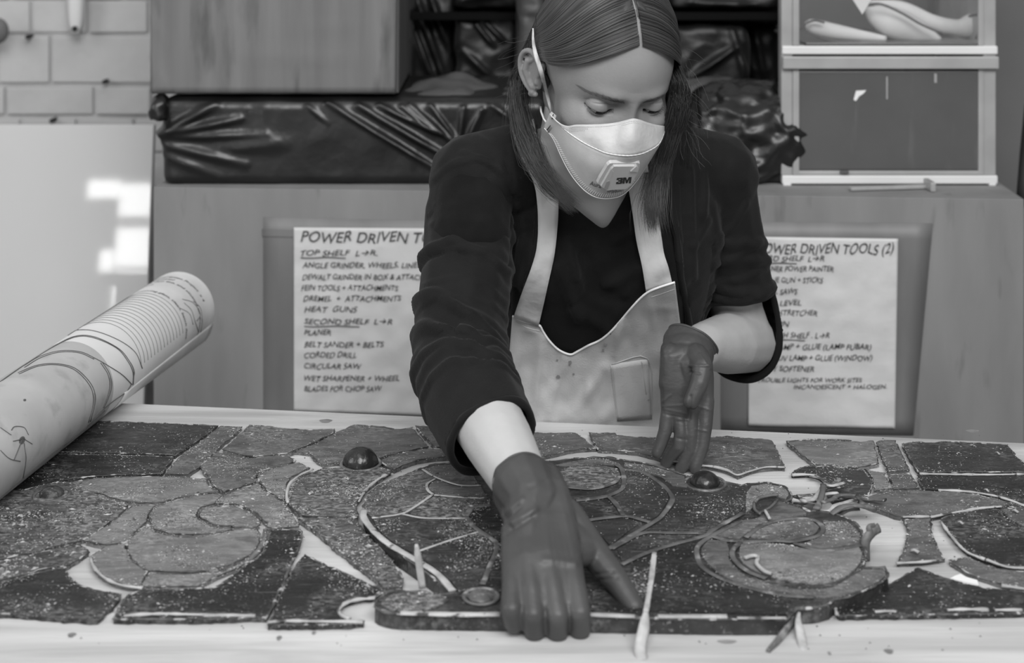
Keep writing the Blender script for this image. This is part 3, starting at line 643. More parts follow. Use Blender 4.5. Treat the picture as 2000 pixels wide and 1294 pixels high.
glass(mp(c7, [(672, 290), (690, 270), (770, 246), (900, 249), (1020, 265)])+mp(c8, [(236, 268), (270, 310), (286, 350), (268, 405), (150, 418)])+mp(c7, [(1000, 424), (890, 430), (860, 380), (862, 330), (820, 302), (760, 288)]), 'dark', 'dark hooked glass under the heap of lead scraps', 60, pale=[mp(c7, [(680, 294), (760, 292), (820, 306), (858, 332)])])
glass(mp(c8, [(200, 440), (290, 395), (400, 377), (560, 377), (740, 387), (880, 406), (1000, 436), (1090, 458), (970, 464), (860, 472), (750, 489), (600, 518), (440, 518), (330, 485)]), 'mid', 'leaf shaped grey glass at right above the hourglass piece', 60, pale=[mp(c8, [(600, 521), (750, 492), (860, 474), (980, 464)])])
glass(mp(c8, [(650, 530), (740, 498), (860, 480), (970, 480), (1040, 560), (1140, 600), (1140, 790), (1000, 783), (880, 743), (790, 703), (710, 620), (668, 562)]), 'vdark', 'large black curved glass at the right frame edge', 60, pale=[mp(c8, [(655, 545), (710, 622), (790, 705), (890, 748)]), mp(c8, [(900, 750), (1010, 788), (1120, 796)])])
glass(mp(c8, [(978, 480), (1040, 462), (1180, 480), (1180, 600), (1040, 545)]), 'mid', 'small dusty glass at right frame edge above the black curved piece', 40)
glass(mp(c8, [(447, 532), (598, 527), (615, 620), (650, 700), (680, 745), (550, 760), (415, 766), (450, 700), (470, 620), (467, 570)]), 'mid', 'hourglass shaped grey glass standing alone at right', 25, pale=[mp(c8, [(415, 768), (550, 762), (665, 750)]), mp(c8, [(450, 520), (590, 518)])])
glass(mp(c8, [(690, 750), (780, 736), (860, 760), (960, 795), (1150, 812), (1150, 915), (980, 883), (860, 843), (760, 803)]), 'mid', 'curved grey glass band below the large black piece at right', 20, pale=[mp(c8, [(980, 888), (1060, 900), (1140, 912)])])
glass(mp(c8, [(70, 985), (70, 968), (180, 942), (300, 892), (400, 866), (462, 826), (525, 788), (620, 822), (720, 857), (850, 892), (980, 908), (1160, 918), (1160, 1036), (700, 1045), (310, 1050), (95, 1052)]), 'vdark', 'large black peaked glass at the front right corner', 60, pale=[mp(c8, [(300, 1030), (360, 1026), (415, 1028)]), mp(c8, [(690, 1020), (800, 1016), (910, 1020)]), mp(c8, [(945, 1020), (1090, 1020)]), mp(c8, [(85, 1000), (95, 1045)])])
# left lobes
Yg = glass(mp(c5, [(555, 362), (600, 347), (690, 345), (780, 360), (880, 340), (945, 358), (900, 388), (830, 438), (785, 498), (770, 540), (780, 596), (600, 592), (500, 588), (440, 550), (418, 500), (432, 440), (480, 392)]), 'dusty', 'dusty upper lobe of glass carrying the dark domed jewel', 150, th=.0050, pale=[mp(c5, [(548, 352), (480, 382), (430, 425), (414, 480), (420, 520)]), mp(c5, [(950, 362), (880, 400), (815, 455), (778, 515)])])
dome(Yg[0], *c5(788, 322), Yg[1], 34, .018, ringr=1.12)
glass(mp(c5, [(470, 600), (600, 594), (768, 602), (790, 640), (840, 700), (920, 780), (980, 860), (1010, 910), (1000, 950), (900, 948), (830, 880), (700, 780), (580, 680), (500, 620)]), 'dusty', 'dusty lower lobe tapering down towards the lifted panel corner', 130, th=.0050)
glass(mp(c5, [(890, 305), (960, 278), (1080, 252), (1230, 245), (1330, 242), (1340, 284), (1240, 288), (1080, 305), (960, 353), (905, 330)]), 'mid', 'narrow curved glass band between the jewel and her sleeve', 40)
glass(mp(c5, [(50, 530), (90, 485), (180, 450), (265, 420), (310, 460), (400, 522), (480, 640), (400, 648), (320, 648), (300, 610), (240, 560), (150, 530)]), 'light', 'pale curling glass left of the dusty jewelled lobes', 80)
glass(mp(c4, [(1000, 580), (1020, 554), (1080, 536), (1200, 535)])+mp(c5, [(190, 547), (245, 580), (285, 620), (265, 643), (130, 646)])+mp(c4, [(1180, 642), (1090, 633), (1030, 608)]), 'light', 'small oval pale glass at the eye of the left scroll', 40)
glass(mp(c4, [(752, 582), (800, 537), (940, 492), (1060, 474), (1128, 482), (1085, 522), (1020, 540), (998, 575), (1018, 612), (1090, 644), (1180, 656), (1100, 670), (1000, 681), (880, 678), (790, 653), (756, 620)]), 'light', 'pale crescent glass hugging the eye of the left scroll', 90)
EE = glass(mp(c4, [(360, 415), (520, 393), (800, 386), (1050, 400), (1060, 430), (1106, 466), (1000, 478), (880, 501), (800, 520), (700, 520), (600, 504), (500, 473), (400, 452)]), 'light', 'long pale leaf glass in front of the dark wedge at left', 150)
FF = glass(mp(c4, [(-80, 520), (60, 468), (180, 440), (300, 415), (370, 425), (500, 480), (648, 530), (590, 598), (460, 683), (380, 720), (220, 757), (-80, 825)]), 'dusty', 'large dark littered glass with a small round jewel at left', 330)
dome(FF[0], *c4(262, 478), FF[1], 24, .008, ringr=1.4, m=mG['dark'])
glass(mp(c4, [(462, 684), (560, 622), (660, 536), (788, 531), (748, 582), (742, 620), (688, 660), (638, 720), (520, 733), (430, 713)]), 'light', 'pale four sided glass beside the littered dark piece', 60)
glass(mp(c4, [(748, 627), (790, 664), (880, 686), (1000, 692), (1180, 660)])+mp(c5, [(130, 657), (270, 652), (282, 700), (250, 765), (170, 815), (60, 850)])+mp(c4, [(1100, 866), (860, 870), (740, 858), (672, 810), (642, 760), (642, 710), (692, 662)]), 'light', 'big pale half round glass of the left scroll', 170, edge=mEdge)
glass(mp(c4, [(530, 742), (636, 727), (640, 770), (690, 830), (748, 866), (702, 946), (600, 930), (520, 890), (472, 840), (457, 790)]), 'light', 'pale curved glass at the outer left of the scroll', 50, pale=[mp(c4, [(458, 800), (478, 850), (530, 900), (610, 936), (720, 952)])])
glass(mp(c4, [(704, 946), (752, 870), (860, 880), (1100, 874)])+mp(c5, [(200, 812), (283, 702), (298, 652), (318, 655), (308, 720), (270, 780), (190, 840), (80, 888)])+mp(c4, [(1000, 943)]), 'light', 'slim pale band around the front of the left scroll', 60)
glass(mp(c4, [(-80, 835), (220, 765), (385, 727), (438, 746), (453, 770), (400, 808), (350, 838), (250, 848), (100, 888), (-80, 938)]), 'dusty', 'littered narrow glass left of the pale table crescent', 150)
glass(mp(c4, [(-80, 945), (100, 897), (250, 858), (338, 842), (350, 880), (400, 928), (500, 963), (618, 980), (610, 1000), (570, 1045), (500, 1112), (400, 1110), (130, 1090), (0, 1080), (-80, 1078)]), 'vdark', 'dark dusty glass at the front left corner', 130)
glass(mp(c4, [(642, 985), (720, 957), (900, 958), (1100, 942)])+mp(c5, [(190, 847), (280, 780), (318, 700), (325, 657), (488, 657), (496, 680), (480, 740), (430, 860), (340, 1060), (310, 1102), (250, 1100), (0, 1110)])+mp(c4, [(900, 1110), (568, 1110), (600, 1050)]), 'vdark', 'large dark glass at front left with a pale putty rim', 130, pale=[mp(c4, [(625, 1092), (800, 1082), (1000, 1086), (1290, 1092)]), mp(c5, [(-5, 1092), (120, 1090), (240, 1088)])], er=.0018)
glass(mp(c5, [(505, 780), (600, 826), (750, 890), (880, 948), (918, 968), (860, 998), (770, 1000), (690, 1040), (680, 1080), (720, 1105), (808, 1115), (808, 1128), (640, 1138), (312, 1138), (345, 1075), (440, 860)]), 'vdark', 'dark triangular glass left of the lifted central panel', 120, pale=[mp(c5, [(860, 1005), (770, 1010), (700, 1038), (682, 1078), (730, 1108)]), mp(c5, [(320, 1125), (400, 1118), (560, 1120), (800, 1122)])])

# central leaded panel, resting raised on its backing
cp = empty('leaded_glass_panel', (.02, 1.32, .9)); tag(cp, 'large central stained glass panel gripped by her right hand', 'glass panel')
ZP = .914
outl = mp(c9, [(250, 985), (180, 1040), (170, 1080), (230, 1110), (330, 1125)])+[(830, 1199), (1000, 1201), (1280, 1206), (1400, 1208), (1530, 1208)]+mp(c7, [(650, 1072), (700, 1010), (790, 1008), (880, 985)])+mp(c7, [(898, 968)])+mp(c8, [(70, 965), (180, 940), (310, 882), (372, 835), (352, 792), (240, 790)])+mp(c7, [(1025, 812), (1064, 770), (1075, 700), (1052, 590), (1000, 540), (900, 500), (770, 488), (730, 468), (645, 438), (675, 425), (675, 390), (640, 352), (530, 333), (420, 348), (400, 352)])+mp(c6, [(1230, 350), (1150, 332), (1010, 320), (930, 295), (760, 240), (600, 214), (490, 200), (380, 203), (190, 222), (40, 225)])+mp(c5, [(1380, 325), (1260, 320), (1110, 338), (920, 432), (850, 460), (815, 510), (802, 560), (815, 610), (855, 670), (930, 740), (1070, 835), (1200, 930), (1265, 970)])+mp(c9, [(600, 1000), (420, 985)])
Pc = refine([np.array(T(a, b_, ZP)[:2]) for a, b_ in outl], step=.005, jit=.0004)
plate('glass_base', Pc, .9006, ZP, mG['dark'], cp, wave=.0002)
edge_strip('lead_rim', Pc, ZP-.0003, .0022, mEdge, cp, seed=77); rim_dust(Pc, ZP+.0008, 77, .6)
def cell(pts, tone, dn=40):
    P = refine([np.array(T(a, b_, ZP+.0008)[:2]) for a, b_ in pts], step=.005, jit=.0002); P = inset(P, .0008)
    plate('glass_cell', P, ZP-.002, ZP+.0010, mG[tone], cp, wave=.0003, seed=len(P)); dust(P, ZP+.0014, dn, len(P)); rim_dust(P, ZP+.0016, len(P), .35)
cell(mp(c9, [(100, 440), (150, 340), (240, 290), (400, 230), (470, 222), (550, 265), (500, 300), (500, 340), (535, 370), (400, 460), (330, 492), (150, 515), (110, 490)]), 'dusty', 150)
cell(mp(c9, [(480, 210), (560, 190), (700, 185), (790, 250), (830, 310), (700, 308), (560, 262)]), 'mid', 50)
cell(mp(c9, [(560, 275), (690, 320), (840, 322), (880, 385), (700, 382), (550, 370), (512, 345), (510, 310)]), 'mid', 40)
cell(mp(c9, [(540, 382), (700, 392), (900, 400), (900, 440), (790, 460), (740, 515), (560, 520), (420, 495), (350, 485), (440, 440)]), 'dusty', 60)
cell(mp(c9, [(150, 525), (330, 500), (420, 505), (560, 530), (745, 525), (820, 600), (640, 660), (460, 720), (420, 750), (300, 690), (190, 600)]), 'dark', 170)
cell(mp(c9, [(460, 732), (640, 668), (820, 612), (940, 690), (880, 820), (850, 940), (700, 1000), (660, 940), (560, 850), (480, 790)]), 'dark', 170)
cell(mp(c9, [(760, 480), (800, 455), (900, 450), (960, 520), (1040, 640), (950, 675), (850, 600), (780, 550)]), 'vdark', 30)
cell(mp(c9, [(960, 690), (1050, 670), (1010, 780), (980, 1000), (870, 950), (890, 840)]), 'vdark', 50)
cell(mp(c9, [(200, 1060), (280, 1000), (420, 990), (600, 1005), (640, 1040), (560, 1090), (340, 1110), (240, 1090)]), 'dusty', 60)
cell(mp(c9, [(720, 1010), (820, 970), (940, 985), (960, 1020), (900, 1045), (800, 1045)]), 'mid', 8)
cell(mp(c6, [(600, 262), (700, 282), (790, 342), (838, 392), (842, 430), (788, 516), (735, 538), (612, 512), (565, 450), (530, 415), (598, 372), (604, 300)]), 'dark', 50)
cell(mp(c6, [(345, 442), (505, 424), (545, 460), (585, 508), (400, 528)]), 'vdark', 10)
cell(mp(c6, [(220, 300), (300, 255), (450, 242), (560, 260), (585, 290), (560, 340), (430, 368), (300, 362)]), 'dusty', 90)
cell(mp(c6, [(230, 240), (380, 212), (490, 208), (580, 232), (590, 250), (450, 236), (290, 248)]), 'mid', 30)
cell(mp(c6, [(600, 224), (760, 250), (930, 302), (945, 360), (860, 352), (780, 300), (600, 250)]), 'mid', 50)
cell(mp(c6, [(945, 372), (1100, 392), (1170, 352), (1240, 372), (1262, 420), (1232, 490), (1060, 592), (720, 595), (800, 548), (868, 460), (878, 400)]), 'dark', 130)
cell(mp(c6, [(410, 552), (610, 525), (700, 552), (640, 590), (530, 680)]), 'dark', 40)
cell(mp(c6, [(560, 692), (700, 618), (1000, 618), (800, 690), (590, 768)]), 'dark', 20)
cell(mp(c6, [(600, 782), (760, 716), (740, 900), (700, 1025), (425, 1022), (425, 830)]), 'vdark', 90)
cell(mp(c6, [(775, 710), (1020, 632), (1000, 680), (1000, 740), (1050, 830), (1200, 890), (1377, 925)])+mp(c7, [(680, 950), (650, 1050)])+mp(c6, [(730, 1026)]), 'vdark', 70)
cell(mp(c7, [(230, 640), (330, 650), (345, 700), (350, 760), (440, 840), (560, 880), (700, 905), (880, 900), (1010, 830), (1060, 800)])+mp(c8, [(240, 800), (350, 800), (360, 835), (300, 880), (180, 930), (60, 955)])+mp(c7, [(860, 955), (700, 935), (560, 918), (420, 890), (280, 820), (200, 740), (190, 690)]), 'mid', 50)
cell(mp(c7, [(400, 660), (620, 665), (850, 705), (1040, 680), (1060, 720), (1040, 780), (950, 850), (800, 880), (600, 850), (460, 800), (395, 740)]), 'light', 260)
cell(mp(c7, [(840, 540), (980, 545), (1040, 600), (1048, 665), (850, 692), (720, 668), (820, 630), (855, 580)]), 'mid', 130)
cell(mp(c7, [(440, 620), (560, 560), (700, 535), (790, 540), (830, 575), (800, 615), (690, 640), (560, 645)]), 'mid', 40)
cell(mp(c7, [(430, 400), (460, 352), (540, 340), (630, 358), (665, 392), (650, 425), (560, 400), (500, 410), (470, 470), (430, 500)]), 'light', 70)
cell(mp(c7, [(250, 620), (400, 540), (500, 520), (600, 430), (740, 480), (760, 510), (600, 535), (470, 590), (400, 640)]), 'mid', 40)
def came(pts, w_=.0030, m=mCame, nm='lead_came'):
    Q = [T(a, b_, ZP+.0012) for a, b_ in catmull(pts, 7)]; tube(nm, Q, [w_*(.85+.3*abs(noise.noise(q*60))) for q in Q], m, cp, seg=8, flat=.28)
for pts in [mp(c6, [(590, 262), (700, 280), (800, 340), (855, 400), (858, 440), (800, 520), (740, 560), (640, 620), (520, 690)]), mp(c6, [(535, 690), (700, 608), (850, 605), (1000, 605)]),
            mp(c6, [(400, 538), (500, 525), (610, 515), (680, 530), (740, 548)]), mp(c6, [(515, 405), (560, 450), (600, 512)]), mp(c6, [(345, 432), (450, 420), (520, 405), (590, 370), (602, 320), (590, 262), (560, 240)]),
            mp(c6, [(300, 360), (430, 368), (540, 340), (578, 300)]), mp(c6, [(590, 775), (720, 715), (860, 670), (1040, 620), (1080, 590), (1240, 500)]),
            mp(c7, [(400, 545), (250, 620), (180, 670), (168, 720), (200, 790), (300, 850), (450, 900), (640, 940), (800, 950)]), mp(c7, [(430, 630), (520, 565), (660, 530), (790, 535), (845, 575), (820, 620), (690, 650), (600, 648), (410, 655)]),
            mp(c7, [(400, 655), (360, 700), (370, 750), (440, 810), (540, 850)]), mp(c7, [(690, 660), (850, 700), (1050, 672)]), mp(c7, [(240, 620), (330, 645), (420, 650)]),
            mp(c9, [(745, 510), (780, 560), (840, 610), (940, 690), (890, 840), (850, 940)]), mp(c9, [(745, 510), (790, 455), (900, 440)]), mp(c9, [(940, 690), (1060, 660)])]: came(pts)
for pts in [mp(c9, [(470, 212), (560, 265), (700, 312), (840, 315)]), mp(c9, [(550, 272), (500, 305), (505, 345), (535, 370)]), mp(c9, [(535, 372), (420, 450), (330, 495), (150, 520)]), mp(c9, [(330, 492), (480, 520), (740, 522)]), mp(c9, [(545, 375), (760, 392), (890, 392)]), mp(c9, [(450, 728), (640, 662), (830, 606)])]: came(pts, .0018, mEdgeL, 'putty_line')
came(mp(c9, [(100, 470), (100, 520), (160, 600), (250, 680), (400, 770), (560, 870), (660, 980)]), .0040, mEdgeL, 'putty_line')
came(mp(c9, [(330, 1120), (500, 1125), (700, 1130), (960, 1128)]), .004, mEdgeL, 'putty_line'); came([(1145, 1199), (1240, 1203)], .0035, mEdgeL, 'putty_line'); came([(1285, 1203), (1420, 1203)], .0035, mEdgeL, 'putty_line'); came([(1440, 1206), (1535, 1206)], .002, mEdgeL, 'putty_line')
came([(1278, 1078), (1272, 1130), (1262, 1190), (1260, 1206)], .0028, mCameL, 'putty_line')
c = T(*c7(215, 340), ZP); dome(cp, *c7(212, 338), ZP, 29, .012, ringr=1.35); dome(cp, *c9(840, 1015), ZP+.001, 26, .003, ringr=1.3, m=mG['mid'])
CUR = ['loose lead curl arching over the upper left of the right swirl', 'loose lead curl bending down the left of the small upper disc on the right swirl', 'thin lead sliver lying between the two upper curls on the right swirl', 'short lead stub pointing towards the viewer below the upper curls', 'small flat lead curl at the left inside the pale disc of the right swirl', 'hooked lead curl in the middle of the pale disc of the right swirl']
for (pts, r), lb_ in zip([([c7(480, 440), c7(500, 420), c7(560, 405), c7(605, 402)], .0026), ([c7(475, 445), c7(480, 480), c7(510, 505)], .0022), ([c7(500, 500), c7(560, 470), c7(605, 425)], .002), ([c7(535, 485), c7(560, 530)], .0025), ([c7(425, 740), c7(470, 728), c7(500, 735)], .003), ([c7(500, 735), c7(490, 770), c7(530, 810), c7(570, 825)], .003)], CUR):
    Q = [T(a, b_, ZP+.004) for a, b_ in catmull(pts, 5)]; tag(tube('lead_scrap', Q, r*.7, mCame if r == .0026 or r == .0022 or r == .002 else mEdgeL, seg=6, flat=.8), lb_, 'lead scrap', 'lead curls on the central panel')
# loose lead strips
def strip(pts, zs, r, m, label, flat=.4, up=(0, 0, 1), g=None):
    P = catmull([(*p, z) for p, z in zip(pts, zs)], 6); Q = [T(a, b_, z) for a, b_, z in P]
    o = tube('lead_strip', Q, [r*(.7+.5*abs(noise.noise(q*50))) for q in Q], m, seg=7, flat=flat, up=up); return tag(o, label, 'lead strip', g)
def vstrip(pts, Ds, r, m, label):
    P = catmull([(*p, d) for p, d in zip(pts, Ds)], 6); Q = [W(a, b_, d) for a, b_, d in P]; n = len(Q)
    return tag(tube('lead_strip', Q, [r*(.35+.65*math.sin(min(1, i/n*2.5+.1)*1.57)) for i in range(n)], m, seg=7, flat=.5, up=(0, 1, 0)), label, 'lead strip')
dd = T(828, 1150, .905).y
vstrip([(813, 1062), (818, 1100), (825, 1148)], [dd, dd, dd], .0034, mCameL, 'pale pointed lead sliver standing upright left of her right hand')
d2 = T(1256, 1275).y
vstrip([(1262, 1195), (1258, 1225), (1250, 1262), (1254, 1292)], [1.19, 1.175, d2, d2-.01], .0052, mCameL, 'pale lead strip hanging off the panel front beside her thumb')
vstrip([(1556, 1160), (1556, 1180), (1560, 1215), (1568, 1262), (1580, 1310)], [1.25, 1.235, 1.20, 1.175, 1.15], .0042, mCameL, 'long pale lead strip hanging off the panel at right, right fork')
vstrip([(1558, 1185), (1545, 1215), (1520, 1250), (1500, 1275)], [1.235, 1.2, 1.18, 1.165], .0036, mCame, 'short dull lead strip hanging off the panel at right, left fork')
vstrip([(1695, 1095), (1690, 1060), (1702, 1040), (1717, 1030)], [1.330, 1.332, 1.336, 1.340], .0048, mCame, 'twisted lead stub sticking up at the right swirl')
vstrip([(1702, 1046), (1698, 1030), (1708, 1027)], [1.334, 1.336, 1.338], .0032, mCame, 'short upper prong of the twisted lead stub at the right swirl')
def c10(x, y): return (1540+x/6.468, 900+y/6.468)
heap = [([(80, 445), (200, 490), (340, 510)], .0045), ([(120, 440), (250, 430), (340, 420)], .004), ([(180, 505), (330, 470), (470, 290)], .005), ([(360, 600), (400, 500), (430, 380), (440, 300)], .005), ([(440, 300), (560, 290), (655, 225)], .0045),
        ([(440, 390), (560, 340), (690, 320)], .004), ([(470, 300), (560, 310), (700, 275)], .004), ([(430, 520), (560, 480), (640, 430), (850, 430)], .004), ([(640, 470), (800, 450), (930, 480)], .004), ([(860, 470), (1000, 480), (1220, 490)], .005),
        ([(360, 630), (500, 630), (600, 560), (830, 490)], .004), ([(540, 670), (680, 580), (860, 560), (1100, 600)], .005), ([(80, 530), (200, 540), (340, 555)], .0035), ([(160, 550), (180, 600), (200, 640)], .003), ([(420, 430), (500, 410), (620, 400)], .004), ([(830, 470), (900, 500), (940, 540)], .004), ([(260, 190), (380, 210), (470, 250)], .003), ([(600, 690), (760, 620), (900, 600)], .004)]
HPL = ['leftmost lead strip of the heap, pointing left over bare wood', 'upper left lead strip of the heap, flat and dark', 'lead strip rising from the left tip of the heap to its centre', 'upright crooked lead strip in the middle of the heap', 'lead strip leaning up and right at the top of the heap', 'pale lead strip just under the top one of the heap', 'short lead strip crossing near the top right of the heap', 'lead strip running right through the middle of the heap', "short lead strip right of the heap's middle", 'straight lead strip reaching furthest right from the heap', 'lead strip along the lower edge of the heap curving up right', 'lowest right lead strip arching over the bare wood', 'thin lead strip lying low at the left of the heap', 'short lead prong hanging at the lower left of the heap', "short pale lead strip near the heap's dark centre", "small kinked lead strip at the right of the heap's middle", "thin lead sliver under the hooked glass's pale edge above the heap", 'pale lead strip at the very bottom front of the heap']
for i, (pts, r) in enumerate(heap):
    zz = [.908+.003*((i*5) % 4)+.003*math.sin(i+j*2) for j in range(len(pts))]
    strip(mp(c10, pts), zz, r*.85, [mCame, mEdge, mCameL, mCame][i % 4], HPL[i], flat=.45, g='old lead strips heaped at right')
strip([c6(80+1000, 1) if 0 else (1330, 901), (1316, 900), (1290, 893)], [.912, .912, .911], .002, mEdge, 'small dark lead fragment by her left fingertips', flat=.7)
o = plate('paper_scrap', [np.array(T(*c8(a, b_), .903)[:2]) for a, b_ in [(705, 852), (730, 838), (760, 828), (790, 845), (850, 862), (856, 884), (780, 870)]], .9005, .9035, mWhite, None); tag(o, 'bright white scrap on bare wood beside the peaked glass', 'scrap')
FL = ['pale putty flake on the hourglass shaped glass', 'pale putty flake on the large black curved glass', 'pale flake on the small dusty glass at the right frame edge', 'pale putty flake near the middle of the big dark rectangle at right', 'pale putty flake on the black wedge below the big dark rectangle']
for (x, y, s, f), lb_ in zip(((515, 705, .006, c8), (760, 552, .004, c8), (1055, 490, .0045, c8), (960, 178, .003, c8), (900, 378, .0035, c8)), FL):
    a = T(*f(x-s*3500, y-6), .9075); b_ = T(*f(x+s*3500, y+6), .9075)
    tag(tube('putty_flake', [a, (a+b_)/2+Vector((0, .001, .001)), b_], s*.35, mPutty, seg=6, flat=.6), lb_, 'flake', 'putty flakes on right side glass')
# crumbs
V = []; Fc = []; V2 = []; F2 = []
for i, (x, y, z, s, a, h_) in enumerate(crumbs):
    VV, FF_ = (V, Fc) if i % 6 else (V2, F2)
    b0 = len(VV); ca, sa = math.cos(a)*s, math.sin(a)*s; k = .45
    VV += [(x+ca, y+sa, z), (x-sa*k, y+ca*k, z), (x-ca, y-sa, z), (x+sa*k, y-ca*k, z), (x, y, z+s*.5*h_)]
    FF_ += [(b0, b0+1, b0+4), (b0+1, b0+2, b0+4), (b0+2, b0+3, b0+4), (b0+3, b0, b0+4)]
tag(mesh('putty_crumbs', V, Fc, mPutty), 'pale dry putty crumbs strewn over the glass', 'crumbs', kind='stuff')
tag(mesh('lead_dust', V2, F2, mPuttyD), 'dark lead grit scattered between the glass pieces', 'grit', kind='stuff')
# crumbs on bare wood
rg = random.Random(3); V = []; Fc = []
for i in range(260):
    x, y = rg.uniform(150, 1950), rg.uniform(835, 1270); p = T(x, y, .9002); s = rg.uniform(.0004, .0013); b0 = len(V); a = rg.uniform(0, 6)
    V += [(p.x+s*math.cos(a+k*2.1), p.y+s*math.sin(a+k*2.1), p.z) for k in range(3)]+[(p.x, p.y, p.z+s*.8)]; Fc += [(b0, b0+1, b0+3), (b0+1, b0+2, b0+3), (b0+2, b0, b0+3)]
tag(mesh('wood_grit', V, Fc, mPuttyD), 'fine dark grit on the bare table wood', 'grit', kind='stuff')

# ------------------------------------------------------------------ paper roll
ra = Vector((-.6165, 1.005, .952)); rb = Vector((-.4690, 2.005, .9525)); RR = .0515
axd = (rb-ra).normalized(); rs = axd.cross(Vector((0, 0, 1))).normalized(); ru = rs.cross(axd); RLn = (rb-ra).length
def RP(s, a, off=0):   # s along axis (m from far end), a angle from top towards the viewer's right
    return rb-axd*s+(rs*math.sin(a)+ru*math.cos(a))*(RR+off)
def roll_px(x, y):
    o_ = Vector((0, 0, ZC)); d = ray(x, y); u = d-axd*d.dot(axd); w0 = (o_-rb); w1 = w0-axd*w0.dot(axd)
    a, b_, c = u.dot(u), 2*u.dot(w1), w1.dot(w1)-RR*RR; D = b_*b_-4*a*c
    t = (-b_-math.sqrt(max(D, 0)))/(2*a); P = o_+d*t; q = P-rb; s = -q.dot(axd); q = q+axd*s
    return s, math.atan2(q.dot(rs), q.dot(ru))
rol = empty('paper_roll', (ra+rb)/2-Vector((0, 0, RR))); tag(rol, 'thick roll of tracing paper with pencil drawings lying across the left of table', 'paper roll')
def cyl(name, s0, s1, r, m, n=40, seg=64, cap=False, wav=0):
    G = []
    for i in range(n+1):
        s = s0+(s1-s0)*i/n
        G.append([RP(s, k/seg*2*math.pi, r-RR+wav*noise.noise(Vector((s*6, k*.3, 1)))) for k in range(seg+1)])
    return grid(name, G, m, rol, thick=0)
cyl('blank_paper', 0, .335, RR, mRoll); cyl('drawn_paper', .335, RLn, RR+.0002, mRollDraw)
cyl('inner_layer', .004, .5, RR-.004, mRoll); cyl('core', .012, RLn, RR-.012, mCard)
G = [[RP(0, k/64*6.2832), RP(.002, k/64*6.2832, -.006), RP(.012, k/64*6.2832, -.012)] for k in range(65)]; grid('rolled_edge', G, mRoll, rol)
# loose outer flap on the lower right
G = [[RP(s*.30-.004, 1.95+q*.5, .0008+.006*q*(1-s)) for q in np.linspace(0, 1, 8)] for s in np.linspace(0, 1, 16)]; grid('loose_flap', G, mRoll, rol, thick=.0006)
def ink(pxs, r=.0007, m=mInkSoft, nm='pencil_line'):
    Q = [roll_px(a, b_) for a, b_ in catmull(pxs, 8)]; tube(nm, [RP(s, a, .0004) for s, a in Q], r, m, rol, seg=4, flat=.5)
def r1(x, y): return (x/2.8133, 520+y/2.8133)
for pts in [[(0, 635), (130, 545), (300, 440), (420, 388), (520, 395), (640, 450), (700, 520), (728, 580), (730, 645)], [(10, 630), (140, 540), (310, 432), (420, 383), (525, 390), (648, 450), (706, 515), (734, 575), (728, 650)],
            [(130, 548), (220, 495), (330, 465), (440, 470), (520, 505), (600, 550), (670, 595), (720, 645)], [(135, 556), (225, 502), (330, 472), (435, 476), (515, 510)], [(100, 585), (200, 545), (300, 535), (400, 555), (470, 610), (515, 680), (518, 760), (495, 850)],
            [(105, 592), (200, 552), (300, 541), (395, 562), (462, 616), (505, 685), (508, 765), (485, 855)], [(560, 525), (600, 590), (610, 660), (590, 730), (570, 775)], [(552, 530), (592, 595), (600, 660), (582, 730), (565, 775)],
            [(722, 645), (690, 690), (620, 740), (560, 790), (480, 870)], [(575, 790), (500, 860), (400, 940), (280, 1030), (130, 1160), (0, 1270)], [(360, 355), (500, 352), (640, 400), (740, 470), (780, 560)],
            [(0, 885), (50, 920), (60, 925)], [(0, 1010), (50, 1055), (110, 1070)], [(60, 900), (80, 880), (130, 885), (155, 925)], [(120, 950), (100, 1000), (75, 1060)], [(130, 970), (140, 1060), (125, 1160)], [(118, 940), (175, 975)], [(115, 950), (70, 960)]]:
    ink(mp(r1, pts), .0009 if len(pts) > 4 else .0007)
for (x, y, s) in ((120, 955, .0035), (135, 735, .0014)):
    S, a = roll_px(*r1(x, y)); G = [[RP(S+math.cos(t/12*6.2832)*s*1.8*q, a+math.sin(t/12*6.2832)*s*q/RR, .0004) for t in range(13)] for q in (0.01, 1)]; grid('smudge', G, mInkSoft, rol)
for i in range(14):     # ruled lines wrap around the blank end
    x0 = 700-i*0; s = .255-.0105*i
    Q = [RP(s, a, .0004) for a in np.linspace(-.95, 1.55, 26)]; tube('ruled_line', Q, .00028, mInkSoft, rol, seg=4)
def roll_text(s_, S, a0, size, m=mInkSoft):
    me = text_mesh(s_, size)
    for v in me.vertices: v.co = RP(S-v.co.y, a0+v.co.x/RR, .0005)
    me.update(); link('printed_text', me, m, rol)
for s_, S, a0, sz in [('glass restoring glass, clean, batch date', .108, -.75, .0085), ('Room', .108+.012, -1.0, .0085), ('Job date line, and situated on drawing', .058, -.55, .0085), ('Scale panel', .046, -.55, .0085), ('Description Project  x 4', .034, -.45, .0085), ('Date', .073, -.5, .0085)]:
    roll_text(s_, S, a0, sz)
for pts in [[(1000, 180), (1060, 200), (1100, 260), (1080, 300)], [(1010, 200), (1050, 240), (1070, 300), (1090, 360)], [(990, 230), (1040, 260), (1060, 320)], [(1060, 190), (1100, 230), (1110, 300), (1100, 370)]]: ink(mp(r1, pts), .0005)

